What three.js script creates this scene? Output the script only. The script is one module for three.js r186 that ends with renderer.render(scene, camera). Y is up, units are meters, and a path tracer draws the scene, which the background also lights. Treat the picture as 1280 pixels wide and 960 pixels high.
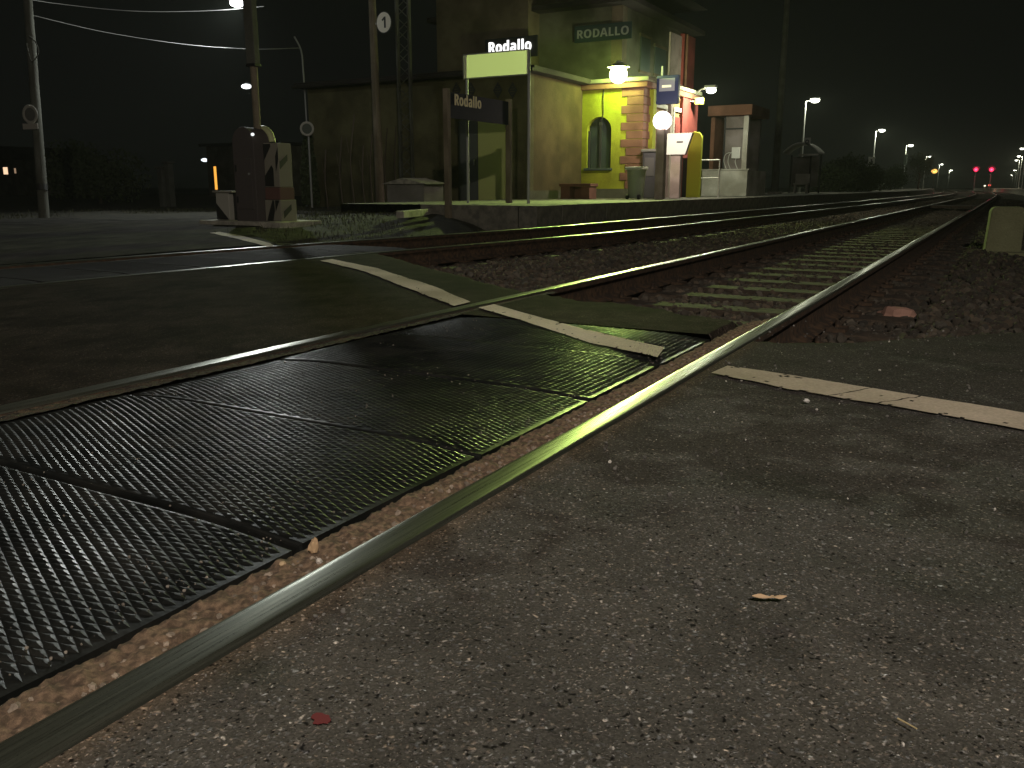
import * as THREE from 'three';
import { mergeGeometries } from 'three/addons/utils/BufferGeometryUtils.js';
import { RoundedBoxGeometry } from 'three/addons/geometries/RoundedBoxGeometry.js';
import { FontLoader } from 'three/addons/loaders/FontLoader.js';
import { TextGeometry } from 'three/addons/geometries/TextGeometry.js';

// ------------------------------------------------------------------ camera, sky, light, exposure
// x: across the tracks (right), -z: along the tracks, away; rail tops at y = 0
const scene = new THREE.Scene();
const FPX = 1075, VPX = 1265, VPY = 233.5, EYE = 0.6;               // focal length and vanishing point of the rails in photo pixels (1280 x 960)
const pitch = Math.atan((480 - VPY) / FPX), yaw = Math.atan((VPX - 640) / Math.hypot(FPX, 480 - VPY));
const camera = new THREE.PerspectiveCamera(2 * Math.atan(480 / FPX) * 180 / Math.PI, 1280 / 960, 0.05, 2500);
const eye = new THREE.Vector3(0, EYE, 0);
const fwd = new THREE.Vector3(-Math.sin(yaw) * Math.cos(pitch), -Math.sin(pitch), -Math.cos(yaw) * Math.cos(pitch));
camera.position.copy(eye); camera.lookAt(eye.clone().add(fwd));
scene.add(camera);

const renderer = new THREE.WebGLRenderer({ antialias: true });
renderer.toneMapping = THREE.LinearToneMapping;
renderer.toneMappingExposure = 1.0;
renderer.shadowMap.enabled = true;

{ // night sky: even, faintly green, a little paler towards the horizon
  const w = 64, h = 32, d = new Float32Array(w * h * 4);
  for (let j = 0; j < h; j++) for (let i = 0; i < w; i++) {
    const up = (j + 0.5) / h * 2 - 1, k = 0.0027 + 0.0010 * Math.exp(-Math.abs(up) * 5);
    d.set([k * 0.82, k, k * 0.8, 1], (j * w + i) * 4);
  }
  const t = new THREE.DataTexture(d, w, h, THREE.RGBAFormat, THREE.FloatType);
  t.mapping = THREE.EquirectangularReflectionMapping; t.magFilter = THREE.LinearFilter; t.needsUpdate = true;
  scene.background = t; scene.environment = t;
}
const moon = new THREE.DirectionalLight(new THREE.Color(0.85, 0.92, 1.0), 0.006);
moon.position.set(30, 60, 40); moon.castShadow = true; moon.shadow.radius = 20;
Object.assign(moon.shadow.camera, { left: -60, right: 60, top: 60, bottom: -60, near: 1, far: 300 });
scene.add(moon);

const LAMP = {   // candela and colour of the lamps
  flood: { i: 13, c: [0.74, 1.0, 0.24] },
  globe: { i: 14, c: [1.0, 0.82, 0.74] },
  arm: { i: 30, c: [0.95, 1.0, 0.72] },
  platform: { i: 26, c: [0.96, 1.0, 0.74] },
  street: { i: 90, c: [0.95, 1.0, 0.95] },
  near: { i: 168, c: [1.0, 0.89, 0.77] },
};

// ------------------------------------------------------------------ helpers
function ray(px, py) {
  const R = new THREE.Vector3(Math.cos(yaw), 0, -Math.sin(yaw)), U = R.clone().cross(fwd);
  return fwd.clone().addScaledVector(R, (px - 640) / FPX).addScaledVector(U, (480 - py) / FPX);
}
const onY = (px, py, Y = 0) => { const d = ray(px, py); return eye.clone().addScaledVector(d, (Y - EYE) / d.y); };
const onX = (px, py, X) => { const d = ray(px, py); return eye.clone().addScaledVector(d, X / d.x); };
const onZ = (px, py, Z) => { const d = ray(px, py); return eye.clone().addScaledVector(d, Z / d.z); };
const onD = (px, py, D) => eye.clone().addScaledVector(ray(px, py), D);

function mulberry(a) { return () => { a |= 0; a = a + 0x6D2B79F5 | 0; let t = Math.imul(a ^ a >>> 15, 1 | a); t = t + Math.imul(t ^ t >>> 7, 61 | t) ^ t; return ((t ^ t >>> 14) >>> 0) / 4294967296; }; }
const rnd = mulberry(20240);
const rr = (a, b) => a + (b - a) * rnd();
const hash = (x, y, s = 0) => { let h = Math.imul(x | 0, 374761393) + Math.imul(y | 0, 668265263) + Math.imul(s | 0, 974634777) | 0; h = Math.imul(h ^ h >>> 13, 1274126177); return ((h ^ h >>> 16) >>> 0) / 4294967296; };
function vnoise(x, y, s = 0) {
  const xi = Math.floor(x), yi = Math.floor(y), fx = x - xi, fy = y - yi, u = fx * fx * (3 - 2 * fx), v = fy * fy * (3 - 2 * fy);
  const a = hash(xi, yi, s), b = hash(xi + 1, yi, s), c = hash(xi, yi + 1, s), d = hash(xi + 1, yi + 1, s);
  return a + (b - a) * u + (c - a) * v + (a - b - c + d) * u * v;
}
const fbm = (x, y, s = 0, o = 4) => { let t = 0, a = 0.5, n = 0; for (let i = 0; i < o; i++) { t += a * vnoise(x, y, s + i * 17); n += a; x *= 2.03; y *= 2.03; a *= 0.5; } return t / n; };
const clamp = (v, a = 0, b = 1) => Math.min(b, Math.max(a, v));
const smooth = (a, b, v) => { const t = clamp((v - a) / (b - a)); return t * t * (3 - 2 * t); };
const lerp = (a, b, t) => a + (b - a) * t;

// textures -----------------------------------------------------------
function dataTex(w, h, fill, srgb = true) {
  const d = new Uint8Array(w * h * 4);
  fill(d);
  const t = new THREE.DataTexture(d, w, h);
  t.wrapS = t.wrapT = THREE.RepeatWrapping; t.magFilter = THREE.LinearFilter; t.minFilter = THREE.LinearMipmapLinearFilter; t.generateMipmaps = true;
  if (srgb) t.colorSpace = THREE.SRGBColorSpace;
  t.needsUpdate = true;
  return t;
}
const tiled = (x, y, n, s) => { // value noise that repeats after n cells
  const xi = Math.floor(x), yi = Math.floor(y), fx = x - xi, fy = y - yi, u = fx * fx * (3 - 2 * fx), v = fy * fy * (3 - 2 * fy), m = k => ((k % n) + n) % n;
  const a = hash(m(xi), m(yi), s), b = hash(m(xi + 1), m(yi), s), c = hash(m(xi), m(yi + 1), s), d = hash(m(xi + 1), m(yi + 1), s);
  return a + (b - a) * u + (c - a) * v + (a - b - c + d) * u * v;
};
const tfbm = (u, v, n, s, o = 4) => { let t = 0, a = 0.5, k = 0; for (let i = 0; i < o; i++) { t += a * tiled(u * n, v * n, n, s + i); k += a; n *= 2; a *= 0.5; } return t / k; };

// asphalt: bitumen with stones of different tone pressed into it; one tile is 1.5 m
const ASPH = 2048;
const aH = new Float32Array(ASPH * ASPH), aC = new Float32Array(ASPH * ASPH * 3);
{
  const N = ASPH, r = mulberry(77);
  for (let j = 0; j < N; j++) for (let i = 0; i < N; i++) {
    const k = j * N + i, n = tiled(i / 4, j / 4, N / 4, 3) * 0.6 + hash(i, j, 5) * 0.4;
    aH[k] = 0.26 * n;
    const t = 0.19 + 0.13 * n;
    aC[k * 3] = t * 1.02; aC[k * 3 + 1] = t * 0.99; aC[k * 3 + 2] = t * 0.95;
  }
  for (let s = 0; s < 120000; s++) {
    const cx = r() * N, cy = r() * N, big = r(), R = 1.0 + 4.6 * big * big * big * (0.4 + r()), e = 0.7 + 0.6 * r(), a = r() * 6.28, ca = Math.cos(a), sa = Math.sin(a);
    const q = r(), tone = q > 0.984 ? 0.56 + 0.24 * r() : q > 0.80 ? 0.40 + 0.16 * r() : q < 0.12 ? 0.07 : 0.22 + 0.22 * r(), w = (r() - 0.5) * 0.12, hh = q < 0.12 ? 0.02 : 0.45 + 0.5 * r();
    const p1 = r() * 6, p2 = r() * 6, m = Math.ceil(R * 1.6);
    for (let y = -m; y <= m; y++) for (let x = -m; x <= m; x++) {
      const u = (x * ca + y * sa) * e, v = (-x * sa + y * ca) / e, th = Math.atan2(v, u), d = Math.hypot(u, v) / (R * (1 + 0.22 * Math.sin(2 * th + p1) + 0.16 * Math.sin(3 * th + p2)));
      if (d > 1) continue;
      const k = (((Math.floor(cy) + y) % N + N) % N) * N + (((Math.floor(cx) + x) % N + N) % N), f = clamp((1 - d) * 1.8) * 0.85;
      aH[k] = lerp(aH[k], hh * (1 - 0.3 * d * d), f);
      const t = tone * (0.72 + 0.56 * hash(x, y, s));
      aC[k * 3] = lerp(aC[k * 3], t * (1.02 + w), f); aC[k * 3 + 1] = lerp(aC[k * 3 + 1], t * 0.98, f); aC[k * 3 + 2] = lerp(aC[k * 3 + 2], t * (0.96 - w), f);
    }
  }
}
const asphaltMap = dataTex(ASPH, ASPH, d => { for (let k = 0; k < ASPH * ASPH; k++) d.set([clamp(aC[k * 3]) * 255, clamp(aC[k * 3 + 1]) * 255, clamp(aC[k * 3 + 2]) * 255, 255], k * 4); });
const asphaltBump = dataTex(ASPH, ASPH, d => { for (let k = 0; k < ASPH * ASPH; k++) { const v = aH[k] * 255; d[k * 4] = d[k * 4 + 1] = d[k * 4 + 2] = v; d[k * 4 + 3] = 255; } }, false);
for (const t of [asphaltMap, asphaltBump]) t.repeat.set(1 / 1.35, 1 / 1.35);

function noiseTex(n, c0, c1, cells, seed, metres, speck = 0, srgb = true) {   // two colours mixed by layered noise, with specks
  const t = dataTex(n, n, d => {
    for (let j = 0; j < n; j++) for (let i = 0; i < n; i++) {
      let f = tfbm(i / n, j / n, cells, seed, 5); f = clamp((f - 0.5) * 2.2 + 0.5);
      const s = 1 + speck * (hash(i, j, seed) - 0.5);
      for (let k = 0; k < 3; k++) d[(j * n + i) * 4 + k] = clamp(lerp(c0[k], c1[k], f) * s) * 255;
      d[(j * n + i) * 4 + 3] = 255;
    }
  }, srgb);
  t.repeat.set(1 / metres, 1 / metres);
  return t;
}
const plasterMap = noiseTex(512, [0.74, 0.73, 0.70], [1, 1, 1], 5, 11, 2.7, 0.14);
const roughBump = noiseTex(512, [0.1, 0.1, 0.1], [0.9, 0.9, 0.9], 64, 12, 1.3, 0.5, false);
const rustMap = noiseTex(512, [0.16, 0.12, 0.085], [0.32, 0.24, 0.165], 16, 13, 0.45, 0.45);
const steelMap = noiseTex(512, [0.46, 0.47, 0.42], [0.56, 0.57, 0.51], 12, 14, 0.21, 0.25);
const steelRough = noiseTex(512, [0.28, 0.28, 0.28], [0.38, 0.38, 0.38], 10, 15, 0.17, 0.4, false);
const rubberMap = noiseTex(512, [0.07, 0.078, 0.075], [0.135, 0.135, 0.125], 9, 16, 0.7, 0.35);
const rubberRough = noiseTex(512, [0.34, 0.34, 0.34], [0.46, 0.46, 0.46], 9, 18, 0.9, 0.2, false);
const sandMap = noiseTex(1024, [0.29, 0.235, 0.185], [0.53, 0.44, 0.355], 40, 19, 0.35, 0.5);
const earthMap = noiseTex(1024, [0.15, 0.13, 0.10], [0.27, 0.23, 0.17], 20, 20, 2.6, 0.5);
const verdureMap = noiseTex(1024, [0.10, 0.10, 0.07], [0.20, 0.19, 0.13], 24, 21, 3.2, 0.5);
const concreteMap = noiseTex(512, [0.52, 0.51, 0.47], [0.68, 0.66, 0.60], 14, 22, 1.1, 0.25);
const woodMap = noiseTex(512, [0.15, 0.125, 0.095], [0.27, 0.225, 0.18], 14, 23, 0.6, 0.4);

const std = (o) => new THREE.MeshStandardMaterial(o);
const lin = (r, g, b) => new THREE.Color().setRGB(r, g, b);
steelMap.repeat.set(1 / 1.7, 1 / 0.045); steelRough.repeat.set(1 / 2.3, 1 / 0.03);
const M = {
  asphalt: new THREE.MeshPhysicalMaterial({ specularIntensity: 0.06, map: asphaltMap, bumpMap: asphaltBump, bumpScale: 0.0018, roughness: 0.95, vertexColors: true }),
  rubber: new THREE.MeshPhysicalMaterial({ map: rubberMap, roughnessMap: rubberRough, roughness: 1, specularIntensity: 1, bumpMap: roughBump, bumpScale: 0.0006 }),
  dustyRubber: std({ map: rubberMap, roughness: 0.72 }),
  railTop: std({ map: steelMap, roughnessMap: steelRough, roughness: 1, metalness: 0.88 }),
  rust: std({ map: rustMap, roughness: 0.85, bumpMap: roughBump, bumpScale: 0.0015 }),
  sand: std({ map: sandMap, roughness: 0.95, bumpMap: sandMap, bumpScale: 0.004 }),
  earth: std({ map: earthMap, roughness: 1, bumpMap: roughBump, bumpScale: 0.02 }),
  verdure: std({ map: verdureMap, roughness: 1, bumpMap: roughBump, bumpScale: 0.02 }),
  concrete: std({ map: concreteMap, roughness: 0.9, bumpMap: roughBump, bumpScale: 0.003 }),
  platform: std({ color: lin(0.42, 0.42, 0.42), map: concreteMap, roughness: 0.9, bumpMap: roughBump, bumpScale: 0.003 }),
  wood: std({ map: woodMap, roughness: 0.9, bumpMap: roughBump, bumpScale: 0.003 }),
  stone: std({ color: lin(1, 1, 1), roughness: 0.95 }),
  paint: std({ color: lin(0.66, 0.55, 0.46), map: plasterMap, roughness: 0.8, bumpMap: asphaltBump, bumpScale: 0.002 }),
};
const plaster = (r, g, b) => std({ color: lin(r, g, b), map: plasterMap, roughness: 0.92, bumpMap: roughBump, bumpScale: 0.004 });
const plain = (r, g, b, rough = 0.7, metal = 0) => std({ color: lin(r, g, b), roughness: rough, metalness: metal });
const glow = (r, g, b, k) => std({ color: lin(0.1, 0.1, 0.1), emissive: lin(r, g, b), emissiveIntensity: k, roughness: 0.5 });
Object.assign(M, {
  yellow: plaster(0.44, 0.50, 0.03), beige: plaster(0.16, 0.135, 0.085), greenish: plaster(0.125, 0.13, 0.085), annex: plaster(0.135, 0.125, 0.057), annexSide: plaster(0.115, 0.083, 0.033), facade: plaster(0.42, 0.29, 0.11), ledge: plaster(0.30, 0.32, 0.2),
  brown: plaster(0.26, 0.13, 0.08), red: plaster(0.34, 0.07, 0.06), pink: plaster(0.62, 0.52, 0.47), white: plaster(0.72, 0.70, 0.64), grey: plaster(0.30, 0.29, 0.27),
  roof: plaster(0.035, 0.03, 0.025), darkGreen: plain(0.05, 0.07, 0.06, 0.6), blue: plain(0.018, 0.028, 0.09, 0.55), black: plain(0.016, 0.016, 0.016, 0.6), galv: plain(0.36, 0.37, 0.35, 0.55, 0.3),
  poleGrey: plaster(0.13, 0.135, 0.115), poleBrown: plaster(0.25, 0.21, 0.15), whitePaint: plain(0.72, 0.72, 0.68, 0.6), mauve: plain(0.075, 0.063, 0.06, 0.85), dirtyWhite: plain(0.22, 0.205, 0.16, 0.8), dark: plain(0.03, 0.03, 0.03, 0.8),
  leafYellow: plain(0.50, 0.52, 0.04, 0.8),
});

// geometry -----------------------------------------------------------
function metreUV(g) { // texture coordinates in metres, by the face's main axis
  if (g.index) g = g.toNonIndexed();
  const p = g.attributes.position, uv = new Float32Array(p.count * 2), a = new THREE.Vector3(), b = new THREE.Vector3(), c = new THREE.Vector3();
  for (let i = 0; i < p.count; i += 3) {
    a.fromBufferAttribute(p, i); b.fromBufferAttribute(p, i + 1); c.fromBufferAttribute(p, i + 2);
    const n = b.clone().sub(a).cross(c.clone().sub(a)), x = Math.abs(n.x), y = Math.abs(n.y), z = Math.abs(n.z);
    [a, b, c].forEach((v, k) => { const o = (i + k) * 2; if (y >= x && y >= z) { uv[o] = v.x; uv[o + 1] = v.z; } else if (x >= z) { uv[o] = v.z; uv[o + 1] = v.y; } else { uv[o] = v.x; uv[o + 1] = v.y; } });
  }
  g.setAttribute('uv', new THREE.BufferAttribute(uv, 2));
  return g;
}
const flat = g => { g = g.index ? g.toNonIndexed() : g; for (const k of Object.keys(g.attributes)) if (!['position', 'normal', 'uv'].includes(k)) g.deleteAttribute(k); if (!g.attributes.normal) g.computeVertexNormals(); return metreUV(g); };
const mg = l => mergeGeometries(l.map(flat));
function bx(x0, x1, y0, y1, z0, z1, bevel = 0) {
  const w = Math.abs(x1 - x0), h = Math.abs(y1 - y0), d = Math.abs(z1 - z0);
  const g = bevel ? new RoundedBoxGeometry(w, h, d, 2, Math.min(bevel, w / 2.2, h / 2.2, d / 2.2)) : new THREE.BoxGeometry(w, h, d);
  return g.translate((x0 + x1) / 2, (y0 + y1) / 2, (z0 + z1) / 2);
}
function cyl(a, b, r0, r1 = r0, seg = 12) {
  const A = new THREE.Vector3(...a), B = new THREE.Vector3(...b), L = A.distanceTo(B), g = new THREE.CylinderGeometry(r1, r0, L, seg);
  g.applyQuaternion(new THREE.Quaternion().setFromUnitVectors(new THREE.Vector3(0, 1, 0), B.clone().sub(A).normalize()));
  return g.translate((A.x + B.x) / 2, (A.y + B.y) / 2, (A.z + B.z) / 2);
}
const ball = (x, y, z, r, sx = 1, sy = 1, sz = 1) => new THREE.SphereGeometry(r, 20, 14).scale(sx, sy, sz).translate(x, y, z);
const tubeOf = (pts, r, n = 40, seg = 6) => new THREE.TubeGeometry(new THREE.CatmullRomCurve3(pts.map(p => p.isVector3 ? p : new THREE.Vector3(...p))), n, r, seg);
function grid(nu, nv, at, color) { // sheet of nu x nv cells; at(u, v) -> [x, y, z]
  const p = [], c = [], uv = [], ix = [];
  for (let j = 0; j <= nv; j++) for (let i = 0; i <= nu; i++) {
    const q = at(i / nu, j / nv); p.push(...q); uv.push(q[0], q[2]);
    if (color) c.push(...color(q[0], q[2], q[1]));
  }
  for (let j = 0; j < nv; j++) for (let i = 0; i < nu; i++) { const a = j * (nu + 1) + i, b = a + 1, d = a + nu + 1, e = d + 1; ix.push(a, b, d, b, e, d); }
  const g = new THREE.BufferGeometry();
  g.setAttribute('position', new THREE.Float32BufferAttribute(p, 3)); g.setAttribute('uv', new THREE.Float32BufferAttribute(uv, 2));
  if (color) g.setAttribute('color', new THREE.Float32BufferAttribute(c, 3));
  g.setIndex(ix); g.computeVertexNormals();
  const n = g.attributes.normal; let s = 0; for (let i = 0; i < n.count; i += 37) s += n.getY(i);
  if (s < 0) { for (let i = 0; i < ix.length; i += 3) [ix[i], ix[i + 1]] = [ix[i + 1], ix[i]]; g.setIndex(ix); g.computeVertexNormals(); }
  return g;
}
function rock(seed, squash = 0.75) {
  const g = new THREE.IcosahedronGeometry(1, 1), p = g.attributes.position;
  for (let i = 0; i < p.count; i++) {
    const x = p.getX(i), y = p.getY(i), z = p.getZ(i), kx = Math.round(x * 50), ky = Math.round(y * 50 + z * 131);
    const s = 0.68 + 0.5 * hash(kx, ky, seed) ;
    p.setXYZ(i, x * s * 1.1, y * s * squash, z * s);
  }
  g.computeVertexNormals();
  return g;
}

// objects ------------------------------------------------------------
const taken = {};
const numbered = n => { const k = taken[n] = (taken[n] ?? -1) + 1; return k ? `${n}_${String(k).padStart(3, '0')}` : n; };
function tag(o, label, category, group, kind) { if (label) o.userData.label = label; if (category) o.userData.category = category; if (group) o.userData.group = group; if (kind) o.userData.kind = kind; return o; }
const shade = o => { o.castShadow = o.receiveShadow = true; return o; };
function thing(name, label, category, base = [0, 0, 0], group) {
  const o = new THREE.Group(); o.name = numbered(name); o.position.set(...base); o.userData.base = undefined; delete o.userData.base;
  scene.add(o); return tag(o, label, category, group);
}
function part(name, g, m, root, level = null) { // geometry in scene coordinates; root: the thing, level: the part that carries it
  const base = root.position;
  g = Array.isArray(g) ? mg(g) : (g.attributes.color || g.userData.keep ? g : flat(g));
  g.translate(-base.x, -base.y, -base.z);
  const o = shade(new THREE.Mesh(g, m)); o.name = name; (level || root).add(o);
  return o;
}
function single(name, g, m, label, category, base, group) { // a thing of one mesh
  g = Array.isArray(g) ? mg(g) : (g.attributes.color || g.userData.keep ? g : flat(g));
  g.translate(-base[0], -base[1], -base[2]);
  const o = shade(new THREE.Mesh(g, m)); o.name = numbered(name); o.position.set(...base); scene.add(o);
  return tag(o, label, category, group);
}
function struct(name, g, m) {
  g = Array.isArray(g) ? mg(g) : g;
  const o = shade(new THREE.Mesh(g, m)); o.name = numbered(name); o.userData.kind = 'structure'; scene.add(o); return o;
}
function copy(src, [x, y, z], label) { const c = src.clone(); c.name = numbered(src.name.replace(/_\d{3}$/, '')); c.userData = { ...src.userData }; if (label) c.userData.label = label; c.position.set(x, y, z); scene.add(c); return c; }
function lampLight(L, x, y, z, r = 1, k = 1, parent = scene) {
  const l = new THREE.PointLight(lin(...L.c), L.i * k, 0, 2); l.position.set(x, y, z); l.castShadow = true; l.shadow.radius = r; parent.add(l); return l;
}

function spotLight(L, i, from, to, half, parent, base) { // lamp with a reflector: a cone of light; from and to in scene coordinates
  const l = new THREE.SpotLight(lin(...L.c), i, 0, half * Math.PI / 180, 0.8, 2); l.position.set(from[0] - base.x, from[1] - base.y, from[2] - base.z); l.target.position.set(to[0] - base.x, to[1] - base.y, to[2] - base.z);
  l.castShadow = true; l.shadow.radius = 5; parent.add(l, l.target); return l;
}
// ------------------------------------------------------------------ the lie of the land
const far1 = z => z > -60 ? 0 : -0.00042 * (-60 - z) ** 2;         // the line bends gently left in the distance
const T1 = z => -1.6315 + far1(z);
const t2pts = [[20, -6.25], [-3, -6.12], [-6.5, -5.9], [-11, -5.42], [-18, -5.3], [-30, -5.1], [-45, -5.0], [-60, -5.0]];
const T2 = z => { if (z < -60) return -5.0 + far1(z); for (let i = 1; i < t2pts.length; i++) if (z >= t2pts[i][0]) { const [a, b] = t2pts[i - 1], [c, d] = t2pts[i]; return lerp(d, b, clamp((z - c) / (a - c))); } return -5.0; };
const t2s = z => (T2(z - 1.2) + T2(z) * 2 + T2(z + 1.2)) / 4;
const GAUGE = 0.7535;

// land: one sheet to the horizon, below everything
struct('ground', grid(60, 60, (u, v) => { const s = t => Math.sign(t - 0.5) * Math.pow(Math.abs(t - 0.5) * 2, 2.4) * 1100; const x = s(u), z = s(v); return [x, -0.5, z]; }), M.verdure);

// ballast bed between the road and the platforms
struct('ballast_bed', grid(40, 240, (u, v) => {
  const z = lerp(8, -230, Math.pow(v, 1.6)), x = lerp(-8.6, 1.2, u) + (z < -60 ? far1(z) : 0);
  return [x, -0.225 + 0.03 * (fbm(x * 2, z * 2, 4) - 0.5) - 0.12 * smooth(-0.3, 1.0, x - far1(z)), z];
}), M.earth);

const whiteLineZ = x => x > -0.85 ? -2.8 + 0.22 * (x + 0.85) : -2.85 + 0.655 * (x + 0.85);
// verge and bank to the left of the tracks
const bank = (x, z) => {
  let y = -0.035;
  y += 0.10 * smooth(-9, -13, z) * smooth(-30, -17, x) * fbm(x * 0.6, z * 0.6, 9);
  const ramp = smooth(-10.4, -13.2, z) * smooth(-13.5, -9.5, x);
  y = lerp(y, 0.12, ramp * smooth(-7.4, -8.3, x));
  y = lerp(y, -0.3, smooth(-9.2, -7.15, x) * smooth(-7.4, -8.4, z));
  if (z < -8) y += 0.05 * (fbm(x * 2.3, z * 2.3, 31) - 0.5);
  y -= 0.35 * smooth(-14, -17, z) * smooth(-10.5, -9.5, x);
  return y;
};
struct('verge', grid(150, 150, (u, v) => { const x = -7.1 - 60 * Math.pow(u, 2), z = lerp(-6.9, -70, Math.pow(v, 1.8)); return [x, bank(x, z), z]; }), M.verdure);
struct('verge', grid(60, 90, (u, v) => { const x = 0.35 + 60 * u * u, z = lerp(-3.9, -230, Math.pow(v, 2)); return [x + far1(z), -0.14 + 0.11 * (fbm(x * 1.7, z * 1.7, 41) - 0.5) - 0.1 * smooth(1.2, 0.35, x), z]; }), M.verdure);

// ------------------------------------------------------------------ road
const road = new THREE.Group(); road.name = 'road'; road.userData.kind = 'structure'; scene.add(road);
const stains = [[980, 812, 0.035], [1205, 832, 0.05], [1120, 800, 0.03], [560, 770, 0.07], [820, 640, 0.08], [1010, 600, 0.09]].map(([px, py, r]) => { const p = onY(px, py, 0); return [p.x, p.z, r]; });
function roadTint(x, z) { // dye of the surface: older and newer bitumen, rusty dirt along the rails, damp moss patches
  const a = fbm(x * 1.1 + 7, z * 1.1, 51, 4), b = fbm(x * 3.7, z * 3.7, 52, 4), d = fbm(x * 14, z * 14, 53, 3);
  let k = 0.88 + 0.35 * (a - 0.5) + 0.3 * (b - 0.5) + 0.35 * (d - 0.5), r = 0.97, g = 0.995, bl = 0.98;
  const warm = clamp((fbm(x * 0.9, z * 0.9, 54) - 0.42) * 3); r += 0.05 * warm; bl -= 0.05 * warm;
  const moss = smooth(0.60, 0.68, fbm(x * 2.6 + 3, z * 4.2, 55, 5)); k *= 1 - 0.16 * moss; g += 0.05 * moss;
  for (const [sx, sz, sr] of stains) { const q = Math.hypot((x - sx) * 0.75, z - sz) / sr + 0.9 * (b - 0.5) + 1.1 * (d - 0.5); k *= 1 - 0.18 * smooth(1.1, 0.4, q); }
  const dirt = x > -0.9 ? smooth(0.045 + 0.05 * b, 0.004, x + 0.842) : 0; r = lerp(r, 1.35, dirt); g = lerp(g, 1.12, dirt); bl = lerp(bl, 0.9, dirt);
  if (x > -0.9) { // old oily bitumen towards the crossing edge, with a broken, patchy outline
    const out = smooth(-0.10, 0.10, (-1.9 + 0.22 * (x + 0.85) - z) * 0.22 + 0.9 * (a - 0.5) + 0.45 * (b - 0.5) + 0.8 * (d - 0.5)); k *= 1.64 - 0.78 * out; r += 0.05 * out;
  } else { k *= (x > -2.4 ? 0.42 : x > -6 ? 0.34 : 0.8) * (0.8 + 0.9 * (b - 0.5) + 0.9 * (d - 0.5) + 0.2); if (x > -6) { r += 0.16; bl -= 0.12; } }                 // newer, blacker surfacing between and beyond the rails
  return [k * r, k * g, k * bl];
}
const lumps = (x, z) => 0.006 * (fbm(x * 1.3, z * 1.3, 61, 3) - 0.5) + 0.0025 * (fbm(x * 9, z * 9, 62, 2) - 0.5);
function roadPart(nu, nv, x0, x1, zf, edge, crumble = false) {
  const g = grid(nu, nv, (u, v) => { let x = lerp(x0, x1, u); const z = lerp(zf, edge(x), v), over = smooth(0.985, 1, v); let y = -0.006 + lumps(x, z) - 0.16 * over * over; if (crumble && u > 0.9) { x += (u - 0.9) * 10 * 0.05 * (fbm(z * 11, 3, 66, 4) - 0.62); y -= 0.05 * smooth(0.975, 1, u); } return [x, y, z]; }, roadTint);
  const o = shade(new THREE.Mesh(g, M.asphalt)); o.name = 'asphalt'; road.add(o); return o;
}
const ragged = (x, s) => 0.10 * (fbm(x * 4, s, 63, 3) - 0.5) + 0.04 * (fbm(x * 19, s, 64, 2) - 0.5);
roadPart(170, 230, -0.838, 4.2, 1.6, x => -3.5 - 1.15 * smooth(-0.84, 0.6, x) + ragged(x, 1));
roadPart(30, 30, 4.2, 30, 1.6, x => -4.65);
roadPart(40, 40, -0.838, 30, 26, () => 1.6);
roadPart(120, 260, -5.28, -2.427, 8, x => lerp(-4.55, -6.75, clamp((-2.427 - x) / 2.85)) + ragged(x, 2));
roadPart(80, 70, -2.29, -1.0, -3.515, x => -3.95 - 0.45 * clamp((-1.045 - x) / 1.2) + 1.6 * ragged(x, 3), true);
roadPart(60, 160, -16.8, -6.98, 14, x => x > -9.6 ? lerp(-7.3, -9.3, (-6.98 - x) / 2.62) : x > -13 ? lerp(-9.3, -14.5, (-9.6 - x) / 3.4) : -14.5);

// ------------------------------------------------------------------ tracks
const railProfile = [ // half of a flat-bottom rail with a worn, flattened head, from the middle of the head down
  [0, 0], [0.015, -0.0001], [0.026, -0.0006], [0.0315, -0.0020], [0.0348, -0.0052], [0.036, -0.010], [0.036, -0.03], [0.034, -0.038], [0.0125, -0.05], [0.0085, -0.075], [0.0085, -0.115], [0.018, -0.138], [0.07, -0.152], [0.075, -0.157], [0.075, -0.17],
];
const headHalf = railProfile.slice(0, 6), headRing = [...headHalf.slice(1).map(([a, b]) => [-a, b]).reverse(), ...headHalf];
const sideRing = [...railProfile.slice(5)];
function sweep(ring, xAt, zs, y0 = 0) {
  const nz = zs.length, m = ring.length, p = [], uv = [], ix = [];
  let len = 0;
  zs.forEach(z => { let s = 0; ring.forEach(([a, b], i) => { if (i) s += Math.hypot(a - ring[i - 1][0], b - ring[i - 1][1]); p.push(xAt(z) + a, y0 + b, z); uv.push(z, s); }); });
  for (let j = 0; j < nz - 1; j++) for (let i = 0; i < m - 1; i++) { const a = j * m + i, b = a + 1, c = a + m, d = c + 1; ix.push(a, b, c, b, d, c); }
  const g = new THREE.BufferGeometry(); g.setAttribute('position', new THREE.Float32BufferAttribute(p, 3)); g.setAttribute('uv', new THREE.Float32BufferAttribute(uv, 2)); g.setIndex(ix); g.computeVertexNormals(); g.userData.keep = true;
  return g;
}
const zList = []; for (let z = 8; z > -40; z -= 0.5) zList.push(z); for (let z = -40; z > -235; z -= 3) zList.push(z);
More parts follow.
